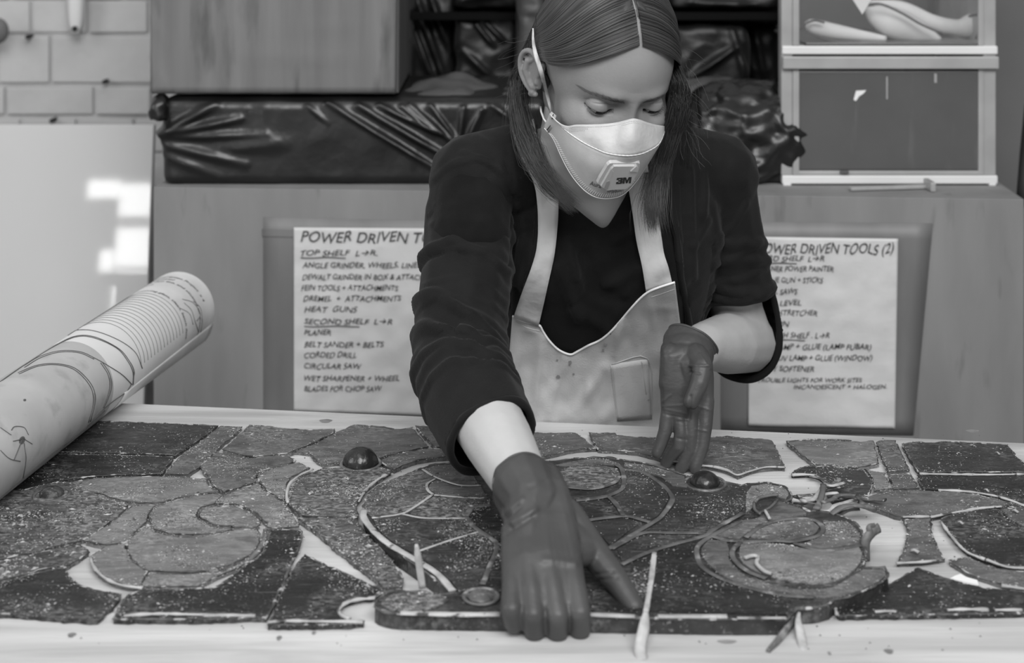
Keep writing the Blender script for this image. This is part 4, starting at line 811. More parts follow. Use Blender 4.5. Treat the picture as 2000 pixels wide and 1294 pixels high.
# ------------------------------------------------------------------ the woman
PE = empty('person', (.10, 1.86, 0)); tag(PE, 'woman with dark centre parted hair, face mask and cream apron leaning over the table', 'person')
def ev_mesh(bm, mods, name):
    me = bpy.data.meshes.new(name); bm.to_mesh(me); bm.free(); o = bpy.data.objects.new(name, me); COL.objects.link(o)
    for t, kw in mods:
        md = o.modifiers.new(t, t)
        for k, v in kw.items(): setattr(md, k, v)
    dg = bpy.context.evaluated_depsgraph_get(); dg.update()
    r = bpy.data.meshes.new_from_object(o.evaluated_get(dg)); bpy.data.objects.remove(o); return r
class Blob:
    def __init__(s): s.bm = bmesh.new()
    def ball(s, c, r, rot=None, sub=2):
        r = r if hasattr(r, '__len__') else (r, r, r)
        m = Matrix.Translation(c) @ (rot.to_4x4() if rot else Matrix.Identity(4)) @ Matrix.Diagonal((*r, 1))
        bmesh.ops.create_icosphere(s.bm, subdivisions=sub, radius=1, matrix=m)
    def chain(s, pts, rs, gap=.35, flat=None, rot=None, sub=2):
        """tapered tube of overlapping balls through the points"""
        P = [Vector(p) for p in pts]
        for i in range(len(P)-1):
            L_ = (P[i+1]-P[i]).length; r0, r1_ = rs[i], rs[i+1]; n = max(2, int(L_/(min(r0, r1_)*gap))+1)
            for k in range(n+(i == len(P)-2)):
                t = k/n; r = r0+(r1_-r0)*t; s.ball(P[i].lerp(P[i+1], t), r if flat is None else (r*flat[0], r*flat[1], r*flat[2]), rot, sub)
    def solid(s, vox, smooth=4, name='m', fac=.5):
        return ev_mesh(s.bm, [('REMESH', dict(mode='VOXEL', voxel_size=vox, adaptivity=0)), ('SMOOTH', dict(factor=fac, iterations=smooth))], name)
def verts(me): a = np.empty(len(me.vertices)*3, np.float32); me.vertices.foreach_get('co', a); return a.reshape(-1, 3).astype(float)
def norms(me): a = np.empty(len(me.vertices)*3, np.float32); me.vertex_normals.foreach_get('vector', a); return a.reshape(-1, 3).astype(float)
def setv(me, a): me.vertices.foreach_set('co', np.asarray(a, np.float32).ravel()); me.update()
def pxn(a): return np.stack([1000+F*a[:, 0]/a[:, 1], HY+F*(ZC-a[:, 2])/a[:, 1]], 1)
def cull(me, keep_vertex):
    bm = bmesh.new(); bm.from_mesh(me); bm.verts.ensure_lookup_table()
    bmesh.ops.delete(bm, geom=[v for v, k in zip(bm.verts, keep_vertex) if not k], context='VERTS')
    bm.verts.ensure_lookup_table(); bv = [v for v in bm.verts if v.is_boundary]
    for v in [v for v in bv if len(v.link_faces) == 1 and 0]: pass
    nb = {v: [e.other_vert(v) for e in v.link_edges if e.is_boundary] for v in bv}
    for _ in range(14):
        new = {v: (v.co*.4+sum((w.co for w in n), Vector())/len(n)*.6) if len(n) == 2 else v.co.copy() for v, n in nb.items()}
        for v, c in new.items(): v.co = c
    bm.to_mesh(me); bm.free(); me.update()
def inpoly(a, poly):
    x, y = a[:, 0], a[:, 1]; c = np.zeros(len(a), bool); n = len(poly); j = n-1
    for i in range(n):
        xi, yi = poly[i]; xj, yj = poly[j]
        with np.errstate(divide='ignore', invalid='ignore'):
            c ^= ((yi > y) != (yj > y)) & (x < (xj-xi)*(y-yi)/(yj-yi+1e-12)+xi)
        j = i
    return c

# --- head frame
def rotm(y, p, r):
    return Matrix.Rotation(y, 3, 'Z') @ Matrix.Rotation(p, 3, 'X') @ Matrix.Rotation(r, 3, 'Y')
HR = rotm(math.radians(19.5), math.radians(25.5), math.radians(2.0)); HS = .985; HT = Vector((.1035, 1.600, 1.3255))
HRi = HR.transposed(); HRn = np.array(HR)
def HW(l): return HR @ (Vector(l)*HS)+HT
def HWn(a): return (a*HS) @ HRn.T+np.array(HT)
def HL(x, y, ly):     # pixel + local depth -> world point
    o_ = HRi @ (Vector((0, 0, ZC))-HT)/HS; d = HRi @ ray(x, y); k = (ly-o_.y)/d.y; return HW(o_+d*k)
def ell(d, c, r):
    c = np.array(c); r = np.array(r); o_ = HC-c; A_ = ((d/r)**2).sum(1); B_ = 2*(d*o_/r**2).sum(1); C_ = ((o_/r)**2).sum()-1
    D = B_*B_-4*A_*C_; t = np.where(D > 0, (-B_+np.sqrt(np.maximum(D, 0)))/(2*A_), 0); return np.maximum(t, 1e-4)
HC = np.array([0, -.005, 0.0]); EYE = (.0320, -.0634, .0012); EYR = .0133
def g(x, s): return np.exp(-(x/s)**2)
def head_pts(d):
    """points of the head surface along unit directions d (local frame)"""
    rs_ = [ell(d, (0, .018, .036), (.073, .092, .084)), ell(d, (0, -.018, .018), (.067, .066, .078)), ell(d, (0, -.024, -.030), (.058, .062, .070)),
           ell(d, (0, -.030, -.076), (.042, .050, .040)), ell(d, (.035, -.044, -.024), (.027, .032, .030)), ell(d, (-.035, -.044, -.024), (.027, .032, .030)), ell(d, (0, .03, -.04), (.052, .058, .06))]
    k = 20; r = sum(q**k for q in rs_)**(1/k); P = HC+d*r[:, None]
    x, y, z = P[:, 0], P[:, 1], P[:, 2]; front = np.clip((-y-.02)/.03, 0, 1); ax = np.abs(x)
    off = np.zeros(len(P))
    # nose ridge, tip and wings
    zz = [-.075, -.056, -.050, -.042, -.030, -.012, .004, .016, .028]; am = [0, .001, .012, .019, .016, .010, .0055, .002, 0]; ww = [.01, .012, .012, .0115, .0095, .0075, .0070, .008, .01]
    off += np.interp(z, zz, am)*np.exp(-(x/np.interp(z, zz, ww))**2)
    off += .006*g(ax-.012, .006)*g(z+.046, .007)
    # sockets, brow ridge, temples, forehead, lips, chin
    off -= .0095*g(ax-.033, .0175)*g(z-.002, .0105)
    off -= .005*g(ax-.014, .007)*g(z-.006, .009)
    off += .0032*g(ax-.028, .020)*g(z-.0205, .0075)
    off += .0016*g(x, .03)*g(z-.05, .02)
    off += .0018*g(ax-.036, .014)*g(z+.018, .007)
    off -= .004*g(ax-.060, .012)*g(z-.018, .018)
    off += .005*g(x, .022)*g(z+.066, .0045)+.0055*g(x, .019)*g(z+.077, .0045)-.003*g(x, .022)*g(z+.0715, .0022)-.002*g(x, .02)*g(z+.088, .005)+.003*g(x, .02)*g(z+.100, .010)
    P = P.copy(); P[:, 1] -= off*front
    # upper and lower lids: eyeball bulge blended into the socket, with the lid slit
    for sx in (-1, 1):
        X, Z = x-sx*EYE[0], z-EYE[2]; q = EYR**2-X**2-Z**2; m_ = (y < 0) & (q > 0)
        ys = EYE[1]-np.sqrt(np.maximum(q, 0)); h_ = np.clip(.5+.5*(P[:, 1]-ys)/.0045, 0, 1); bl = P[:, 1]*(1-h_)+ys*h_-.0045*h_*(1-h_)*.6
        P[:, 1] = np.where(m_, np.minimum(bl, P[:, 1]), P[:, 1])
        slit = -.0050+.0026*(X/.013)**2; P[:, 1] += np.where(y < 0, .0058*np.exp(-(((Z-slit)/.0017)**2))*(np.abs(X) < .0145)*np.clip((.0150-np.abs(X))/.003, 0, 1), 0)
        P[:, 1] += np.where(y < 0, .0010*np.exp(-((Z-(.0072-.0022*(X/.013)**2))/.0009)**2)*np.exp(-(X/.013)**4), 0)
    return P
# --- body: head + neck, torso, arms, legs in one mesh
nu, nv = 460, 380
th = np.linspace(0, 2*np.pi, nu, endpoint=False); th = th-.70*np.sin(th); ph = np.linspace(-np.pi/2+.004, np.pi/2-.004, nv); ph = ph-.22*np.sin(2*ph)
TH, PH = np.meshgrid(th, ph); d = np.stack([np.sin(TH)*np.cos(PH), -np.cos(TH)*np.cos(PH), np.sin(PH)], -1).reshape(-1, 3)
HP = HWn(head_pts(d)); HF = [(i*nu+j, i*nu+(j+1) % nu, (i+1)*nu+(j+1) % nu, (i+1)*nu+j) for i in range(nv-1) for j in range(nu)]
HF += [tuple(range(nu))[::-1], tuple((nv-1)*nu+j for j in range(nu))]
SR, SL = Vector(W(926, 350, 1.675)), Vector(W(1396, 344, 1.745))      # shoulders (her right is on the viewer's left)
ER, EL = Vector(W(903, 716, 1.515)), Vector(W(1456, 668, 1.775))
WRr, WRl = Vector(W(1030, 962, 1.30)), Vector(W(1352, 676, 1.60))
torso = [((.098, 1.690, 1.235), (.060, .050, .030)), ((.103, 1.712, 1.195), (.118, .062, .036)), ((.103, 1.722, 1.155), (.138, .078, .04)), ((.104, 1.730, 1.11), (.138, .090, .04)), ((.106, 1.742, 1.06), (.128, .096, .04)),
         ((.107, 1.760, 1.01), (.115, .090, .04)), ((.106, 1.785, .96), (.108, .082, .04)), ((.104, 1.81, .91), (.112, .084, .04)), ((.102, 1.835, .86), (.130, .090, .04)), ((.10, 1.85, .81), (.150, .098, .045))]
def put_torso(B_, off, k0=0, k1=None, tops=True):
    T_ = torso[k0:k1]
    for (c0, r0), (c1, r1_) in zip(T_[:-1], T_[1:]):
        for t in np.linspace(0, 1, 5)[:-1]:
            c = Vector(c0).lerp(Vector(c1), t); r = [a*(1-t)+b_*t+off for a, b_ in zip(r0, r1_)]; B_.ball(c, r, sub=3)
    if tops:
        B_.ball(Vector((.060, 1.675, 1.10)), (.052+off, .045+off, .05+off)); B_.ball(Vector((.155, 1.685, 1.10)), (.052+off, .045+off, .05+off))
B0 = Blob(); put_torso(B0, -.005)
neck0, neck1 = Vector((.098, 1.700, 1.20)), HW((0, .028, -.045))
B0.chain([neck0, HW((0, .022, -.105)), neck1], [.056, .050, .050])
B0.chain([SR, Vector((.098, 1.70, 1.215)), SL], [.044, .050, .044])
B0.chain([SR, W(917, 440, 1.66), W(912, 540, 1.61), W(903, 640, 1.56), ER], [.036, .036, .035, .034, .034]); B0.chain([ER, ER.lerp(WRr, .3)+Vector((-.004, 0, 0)), ER.lerp(WRr, .62)+Vector((-.002, 0, 0)), WRr, WRr+(WRr-ER)*.02], [.034, .0385, .0345, .0255, .020])
B0.chain([SL, W(1410, 430, 1.75), W(1426, 530, 1.76), W(1440, 610, 1.77), EL], [.034, .034, .034, .034, .036]); B0.chain([EL, EL.lerp(WRl, .35), EL.lerp(WRl, .8), WRl+Vector((-.004, -.010, -.008))], [.0385, .037, .0265, .022])
for sx in (-1, 1):
    hip = Vector((.10+sx*.078, 1.86, .80)); knee = Vector((.10+sx*.09, 1.84, .45)); ank = Vector((.10+sx*.10, 1.88, .08))
    B0.chain([hip, knee, ank, ank+Vector((0, -.15, -.045))], [.082, .056, .038, .030])
me = B0.solid(.0042, 3, 'body')
vb = verts(me); fb = [tuple(p.vertices) for p in me.polygons]; n0 = len(HP)
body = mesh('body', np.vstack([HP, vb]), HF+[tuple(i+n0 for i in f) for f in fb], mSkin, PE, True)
body.data.materials.append(mFaceShade); fm_i = np.zeros(len(body.data.polygons), np.int32); fm_i[:len(HF)] = 1; body.data.polygons.foreach_set('material_index', fm_i)
# trousers / shoes cover the legs
Bt = Blob()
for sx in (-1, 1):
    hip = Vector((.10+sx*.078, 1.86, .80)); knee = Vector((.10+sx*.09, 1.84, .45)); ank = Vector((.10+sx*.10, 1.88, .12))
    Bt.chain([hip, knee, ank], [.090, .064, .050])
put_torso(Bt, .006, 8, None, False); link('trousers', Bt.solid(.008, 3, 'trousers'), mTrouser, PE, True)
Bs = Blob()
for sx in (-1, 1):
    a = Vector((.10+sx*.10, 1.88, .045)); Bs.chain([a+Vector((0, .03, 0)), a+Vector((0, -.10, -.005)), a+Vector((0, -.17, -.012))], [.043, .042, .031])
ms = Bs.solid(.006, 2, 'shoes'); a_ = verts(ms); a_[:, 2] = np.maximum(a_[:, 2], .003); setv(ms, a_); link('shoes', ms, mTrouser, PE, True)

# --- shirt with V neck
Bq = Blob(); put_torso(Bq, .0085); Bq.chain([SR, Vector((.098, 1.70, 1.215)), SL], [.050, .056, .050]); Bq.chain([SR, SR.lerp(ER, .3)], [.050, .047]); Bq.chain([SL, SL.lerp(EL, .3)], [.050, .047])
ms = Bq.solid(.004, 4, 'shirt'); a_ = verts(ms); n_ = norms(ms); p_ = pxn(a_)
dsp = np.zeros(len(a_))
for (x0, y0, x1, y1, w_, am) in [(1140, 500, 1160, 560, 12, -.006), (1160, 560, 1215, 590, 12, -.006), (1110, 470, 1125, 540, 9, .004), (1180, 560, 1250, 520, 12, .004), (1125, 600, 1190, 640, 10, .004), (1200, 470, 1240, 450, 7, .003), (1090, 520, 1130, 620, 9, .004), (1230, 560, 1180, 660, 9, .003)]:
    vx, vy = x1-x0, y1-y0; t = np.clip(((p_[:, 0]-x0)*vx+(p_[:, 1]-y0)*vy)/(vx*vx+vy*vy), 0, 1); dsp += am*np.exp(-((p_[:, 0]-x0-t*vx)**2+(p_[:, 1]-y0-t*vy)**2)/w_**2)
a_ = a_+n_*(np.clip(1.6*dsp, -.0045, .01)*(n_[:, 1] < .3))[:, None]; setv(ms, a_)
VN = [(1040, 150), (1062, 330), (1118, 396), (1152, 424), (1181, 447), (1196, 420), (1222, 372), (1262, 320), (1300, 150)]
nk = np.array(neck0)
keep = ~((inpoly(p_, VN)) & (a_[:, 1] < 1.78)); keep &= ~(((a_[:, 0]-.098)**2+(a_[:, 1]-1.715)**2 < .058**2) & (a_[:, 2] > 1.2)); keep &= a_[:, 2] > .80
cull(ms, keep); sh_o = link('shirt', ms, mShirt, PE, True); md = sh_o.modifiers.new('s', 'SOLIDIFY'); md.thickness = .002

NVL = resample([(1066, 335), (1118, 396), (1152, 424), (1181, 447), (1198, 420), (1222, 372)], 30)
BV_s = None
# --- cardigan with rucked sleeves
Bc = Blob(); put_torso(Bc, .0125); Bc.chain([SR, Vector((.098, 1.705, 1.218)), SL], [.053, .058, .053])
armR = [SR, W(917, 440, 1.66), W(912, 540, 1.61), W(903, 640, 1.56), ER+Vector((-.002, 0, 0)), W(925, 790, 1.46), W(962, 858, 1.405)]; radR = [.0500, .0525, .0515, .0505, .0500, .0500, .0470]
armL = [SL, W(1410, 430, 1.75), W(1426, 530, 1.76), W(1440, 610, 1.77), EL+Vector((-.004, -.004, 0))]; radL = [.0480, .0460, .0475, .0475, .0470]
CRd, CLd = (WRr-ER).normalized(), (WRl-EL).normalized()
Bc.chain(armR, radR, gap=.18); Bc.chain(armL, radL, gap=.18)
mc = Bc.solid(.0034, 4, 'cardigan'); a_ = verts(mc); n_ = norms(mc)
def along(P3, pts):
    best = np.full(len(P3), 1e9); s = np.zeros(len(P3)); rad = np.zeros((len(P3), 3)); acc = 0
    for p, q in zip(pts[:-1], pts[1:]):
        p = np.array(p); v = np.array(q)-p; L_ = np.linalg.norm(v); t = np.clip(((P3-p) @ v)/L_**2, 0, 1); c = p+t[:, None]*v; dd_ = np.linalg.norm(P3-c, axis=1)
        m_ = dd_ < best; best[m_] = dd_[m_]; s[m_] = acc+t[m_]*L_; rad[m_] = (P3-c)[m_]; acc += L_
    return best, s, rad, acc
def folds(a_, n_, pts, rlim, lst, seed):
    best, s, rad, L_ = along(a_, pts); m_ = (best < rlim); phi = np.arctan2(rad[:, 0], -rad[:, 1]); out = np.zeros(len(a_))
    nz = np.array([noise.noise(Vector((float(p)*1.2, float(q)*14, seed))) for p, q in zip(phi, s)])
    nz2 = np.array([noise.noise(Vector((math.cos(p)*1.3, math.sin(p)*1.3+float(q)*9, seed+5))) for p, q in zip(phi, s)])
    for (s0, tilt_, w_, am, pc, pw) in lst:
        c = s0+tilt_*np.sin(phi-pc)+.012*nz2; env = .25+.75*np.exp(-((np.angle(np.exp(1j*(phi-pc))))/pw)**2); out += am*np.exp(-((s-c)/w_)**2)*env
    fall = np.clip((s-.03)/.05, 0, 1); out += .0022*nz*fall
    return out*m_
LR = along(a_[:1], armR)[3]; LL = along(a_[:1], armL)[3]
listR = [(.105, .012, .0055, .0050, -1.2, 1.1), (.125, .012, .006, -.003, -.6, 1.4), (.172, .016, .0055, .0052, -1.3, 1.2), (.196, .02, .006, .0042, -.4, 1.3), (.214, .022, .005, .0040, .3, 1.0), (.230, .02, .0055, .0048, -.7, 1.4), (.247, .02, .005, .0042, .2, 1.5), (.264, .018, .005, .0046, -.3, 1.6), (.281, .016, .005, .0040, .5, 1.6), (.297, .012, .0045, .0038, 0, 2.0), (.06, .02, .008, .003, 0, 1.0)]
listL = [(.075, .018, .006, .0035, .6, 1.2), (.105, .02, .0055, .004, 1.0, 1.2), (.13, .02, .0055, .0046, 0.2, 1.5), (.150, .018, .005, .0046, .8, 1.5), (.168, .014, .005, .0042, 0, 1.8), (.186, .012, .005, .0042, .5, 2), (.203, .008, .0045, .0040, 0, 2.5)]
dsp = 1.35*(folds(a_, n_, armR, .075, listR, 1.0)+folds(a_, n_, armL, .072, listL, 7.0))
p_ = pxn(a_)
ARCS = [([(856, 402), (895, 378), (950, 388), (992, 432), (1006, 495)], 4.5, .0026), ([(852, 350), (885, 322), (935, 312), (975, 330), (1006, 372)], 4.5, .0026), ([(905, 300), (950, 318), (990, 345), (1020, 385)], 4, .0024),
        ([(846, 440), (890, 420), (945, 432), (985, 475), (998, 530)], 4.5, .0022), ([(846, 498), (890, 486), (940, 496), (990, 532)], 5, .0030), ([(1010, 400), (1022, 460), (1010, 540), (1004, 620)], 4, .0024), ([(990, 380), (1000, 450), (996, 520), (1000, 600)], 4, -.0022),
        ([(834, 560), (880, 545), (940, 556), (985, 590)], 5, .0018), ([(1455, 395), (1430, 440), (1385, 470)], 5, .0028), ([(1478, 470), (1440, 500), (1390, 515)], 5, .0028), ([(1490, 525), (1450, 545), (1395, 550)], 5, .003), ([(1500, 560), (1460, 585), (1400, 580)], 5, .003), ([(1360, 300), (1372, 360), (1368, 430)], 5, .0022)]
for poly, w_, am in ARCS:
    Q = resample(poly, 14); dm = np.full(len(p_), 1e9)
    for (x0, y0), (x1, y1) in zip(Q[:-1], Q[1:]):
        vx, vy = x1-x0, y1-y0; t = np.clip(((p_[:, 0]-x0)*vx+(p_[:, 1]-y0)*vy)/(vx*vx+vy*vy), 0, 1); dm = np.minimum(dm, (p_[:, 0]-x0-t*vx)**2+(p_[:, 1]-y0-t*vy)**2)
    dsp = dsp+am*np.exp(-dm/w_**2)*(n_[:, 1] < .1)
for (x0, y0, x1, y1, w_, am) in [(1000, 290, 1010, 380, 5, .003), (975, 320, 1000, 470, 5, .0035), (1003, 380, 990, 520, 5, -.004), (930, 270, 985, 300, 5, .002), (1345, 330, 1352, 540, 5, .0035), (1330, 360, 1338, 600, 5, -.003), (1375, 290, 1372, 420, 6, .0025), (1380, 430, 1352, 480, 6, .003), (1300, 400, 1330, 470, 5, .002), (1390, 400, 1400, 470, 5, .002)]:
    vx, vy = x1-x0, y1-y0; t = np.clip(((p_[:, 0]-x0)*vx+(p_[:, 1]-y0)*vy)/(vx*vx+vy*vy), 0, 1); dsp += am*np.exp(-((p_[:, 0]-x0-t*vx)**2+(p_[:, 1]-y0-t*vy)**2)/w_**2)*(n_[:, 1] < .2)
a_ = a_+n_*dsp[:, None]; setv(mc, a_)
OP = [(1020, 120), (1048, 300), (1056, 400), (1046, 500), (1022, 600), (1000, 720), (1000, 900), (1330, 900), (1345, 640), (1332, 560), (1318, 450), (1300, 340), (1310, 120)]
bR, sR, rR, _ = along(a_, armR); bL, sL, rL, _ = along(a_, armL)
inarm = ((bR < .068) & (sR > .05)) | ((bL < .066) & (sL > .05))
keep = ~(inpoly(pxn(a_), OP) & (a_[:, 1] < 1.74) & ~inarm); keep &= ~(((a_[:, 0]-.098)**2+(a_[:, 1]-1.715)**2 < .062**2) & (a_[:, 2] > 1.19)); keep &= (a_[:, 2] > .84)
# open cuffs
for tip, dr_, cutoff in ((W(962, 858, 1.405), (CRd*.9+Vector((.15, 0, -.25))).normalized(), -.004), (EL+Vector((-.004, -.004, 0)), (CLd+Vector((.25, -.1, -.10))).normalized(), .000)):
    v = (a_-np.array(tip)) @ np.array(dr_); keep &= ~((v > cutoff) & (np.linalg.norm(a_-np.array(tip), axis=1) < .085))
cull(mc, keep)
cg = link('cardigan', mc, mCardi, PE, True); md = cg.modifiers.new('s', 'SOLIDIFY'); md.thickness = .0028; md.offset = 1
def cuff(name, tip, dr_, r, tk=.0042, sq=1.0):
    dr_ = Vector(dr_).normalized(); s_ = dr_.cross(Vector((0, 0, 1))).normalized(); u_ = s_.cross(dr_)
    pts = [Vector(tip)+(s_*math.cos(t)*r+u_*math.sin(t)*r*sq)*(1+.02*math.sin(3*t)) for t in np.linspace(0, 2*math.pi, 40, endpoint=False)]
    V, Fc = tube(name, pts, [tk*(1+.25*math.sin(5*i/40*6.28)) for i in range(40)], None, seg=10, closed=True, up=dr_, geo=True); return mesh(name, V, Fc, mCardi, PE, True)
if 0: cuff('cuff', W(962, 858, 1.405)-CRd*.003, (CRd*.9+Vector((.15, 0, -.25))), .0478)
if 0: cuff('cuff', EL+Vector((-.004, -.004, 0)), (CLd+Vector((.25, -.1, -.10))), .0468)

# --- ray helper on dressed torso
def bvh_of(objs):
    V = []; P = []
    for o in objs:
        n = len(V); off = Vector((0, 0, 0)); q = o
        while q: off += Vector(q.location); q = q.parent
        V += [v.co+off for v in o.data.vertices]; P += [tuple(i+n for i in p.vertices) for p in o.data.polygons]
    return BVHTree.FromPolygons(V, P)
BV = bvh_of([sh_o, body])
def hit(x, y, bv=None, off=0, dflt=1.7):
    r = ray(x, y).normalized(); h = (bv or BV).ray_cast(Vector((0, 0, ZC)), r)
    return (h[0]-r*off) if h[0] else W(x, y, dflt)
# --- apron
def depth_fit(pxs, off):
    """smooth quadratic depth sheet over the torso front"""
    A_ = []; b_ = []
    for x, y in pxs:
        h = BV.ray_cast(Vector((0, 0, ZC)), ray(x, y).normalized())
        if h[0]: u, v = (x-1165)/200, (y-700)/200; A_.append([1, u, v, u*u, v*v, u*v]); b_.append(h[0].y)
    c = np.linalg.lstsq(np.array(A_), np.array(b_), rcond=None)[0]; return lambda x, y: float(np.dot(c, [1, (x-1165)/200, (y-700)/200, ((x-1165)/200)**2, ((y-700)/200)**2, (x-1165)*(y-700)/40000]))-off
dq = depth_fit([(x, y) for x in range(1020, 1330, 20) for y in range(600, 830, 20)], .014)
top = resample([(1001, 617), (1025, 628), (1052, 634), (1060, 646), (1072, 664), (1090, 682), (1113, 692), (1128, 686), (1150, 674), (1172, 664), (1192, 648), (1212, 626), (1234, 600), (1252, 581), (1268, 569), (1290, 560), (1318, 551)], 90)
bot = resample([(980, 905), (1060, 905), (1160, 905), (1260, 905), (1352, 905)], 90)
lefts = [(1001, 617), (985, 700), (984, 800), (980, 905)]; 
G = []
for i in range(60):
    t = i/59; row = []
    lx = np.interp(t, [0, .3, .6, 1], [0, -9, -6, 0]); rx_ = np.interp(t, [0, .25, .6, 1], [0, 3, 2, 0])
    for j in range(90):
        s = j/89; x = top[j][0]*(1-t)+bot[j][0]*t+lx*(1-s)**2*0+rx_*s*s; y = top[j][1]*(1-t)+bot[j][1]*t
        D = dq(x, min(y, 830))
        D += .004*noise.noise(Vector((x*.022, y*.014, 3)))+.003*noise.noise(Vector((x*.05, y*.03, 8)))
        D -= seg_disp(x, y, [(1270, 580, 1275, 640, 6, .005), (1215, 620, 1200, 690, 7, .006), (1060, 660, 1045, 800, 9, .006), (1100, 700, 1075, 800, 8, .005), (1180, 720, 1120, 810, 12, .006), (1010, 640, 1000, 760, 8, .004), (1310, 620, 1290, 700, 8, .004), (1020, 640, 1055, 650, 5, .003), (1280, 600, 1320, 600, 6, .003)])
        row.append(W(x, y, D))
    G.append(row)
apr = grid('apron', G, mApron, PE, thick=.0016)
APV = bvh_of([apr])
tube('piping', [W(x, y, dq(x, y)-.0015+.004*noise.noise(Vector((x*.022, y*.014, 3)))+.003*noise.noise(Vector((x*.05, y*.03, 8)))) for x, y in top], .0013, mPiping, apr, seg=8)
def on_apron(x, y, off=.002): return hit(x, y, APV, off, dq(x, y)-off)
def patch(name, pts, m, parent, off=.002, nx=12, ny=12, thick=.001):
    tl, tr, br, bl = pts
    return grid(name, [[on_apron(*[(tl[k]*(1-s)+tr[k]*s)*(1-t)+(bl[k]*(1-s)+br[k]*s)*t for k in (0, 1)], off) for s in np.linspace(0, 1, nx)] for t in np.linspace(0, 1, ny)], m, parent, thick=thick)
patch('pocket', [(1193, 711), (1266, 701), (1273, 818), (1206, 822)], mApron, apr, .0018, thick=.0008)
for ln in ([(1193, 711), (1206, 822)], [(1253, 704), (1262, 770)], [(1193, 711), (1266, 701), (1273, 818)]):
    tube('seam', [on_apron(x, y, .0024) for x, y in resample(ln if len(ln) > 2 else [ln[0], ((ln[0][0]+ln[1][0])/2, (ln[0][1]+ln[1][1])/2), ln[1]], 14)], .0005, mStrap, apr, seg=5)
for ln in ([(1007, 628), (1030, 640), (1054, 646)], [(1272, 580), (1296, 572), (1318, 564)]): tube('stitch', [on_apron(x, y, .0014) for x, y in resample(ln, 12)], .0005, mStrap, apr, seg=4)
for (x, y, rx_, ry_) in ((1182, 672, 3, 4), (1113, 708, 3, 6), (1090, 735, 4, 4), (1178, 683, 2, 3), (1088, 703, 2, 2), (1265, 780, 3, 2), (1120, 730, 2, 2)):
    p = on_apron(x, y, .0022); k = p.y/F; mesh('stain', [p+Vector((math.cos(a)*rx_*k*(1+.3*math.sin(3*a+x)), 0, math.sin(a)*ry_*k*(1+.3*math.cos(2*a)))) for a in np.linspace(0, 6.283, 10, endpoint=False)], [tuple(range(10))], M('apron_stain_%d' % x, .14), apr)
# straps
BV2 = bvh_of([sh_o, body, cg])
def ribbon(name, L_, R_, m, parent, bv, off, n=40, w_=5, thick=.0016, sm=4):
    l = resample(L_, n); r = resample(R_, n); D = []
    for i in range(n):
        row = []
        for j in range(w_):
            s = j/(w_-1); x = l[i][0]*(1-s)+r[i][0]*s; y = l[i][1]*(1-s)+r[i][1]*s; row.append([x, y, hit(x, y, bv, 0, np.nan).y])
        D.append(row)
    D = np.array(D); dep = D[:, :, 2]; row_m = np.nanmin(dep, axis=1); idx = np.arange(n); ok = ~np.isnan(row_m); row_m = np.interp(idx, idx[ok], row_m[ok])
    for _ in range(sm): row_m = np.minimum(row_m, np.convolve(np.r_[row_m[0], row_m, row_m[-1]], [.25, .5, .25], 'valid'))
    row_m = np.convolve(np.r_[[row_m[0]]*3, row_m, [row_m[-1]]*3], np.ones(7)/7, 'valid')
    return grid(name, [[W(D[i, j, 0], D[i, j, 1], row_m[i]-off+.0012*math.sin(i*.8+j)) for j in range(w_)] for i in range(n)], m, parent, thick=thick)
ribbon('apron_strap', [(1000, 255), (1016, 300), (1040, 350), (1048, 385), (1051, 440), (1047, 490), (1035, 530), (1018, 575), (1003, 620)], [(1042, 232), (1056, 300), (1078, 350), (1090, 388), (1089, 440), (1084, 490), (1076, 530), (1066, 575), (1052, 636)], mStrap, apr, BV2, .005)
ribbon('apron_strap', [(1216, 300), (1228, 370), (1236, 420), (1243, 470), (1254, 520), (1262, 570)], [(1262, 300), (1272, 370), (1287, 430), (1296, 490), (1305, 520), (1313, 553)], mStrap, apr, BV2, .005)

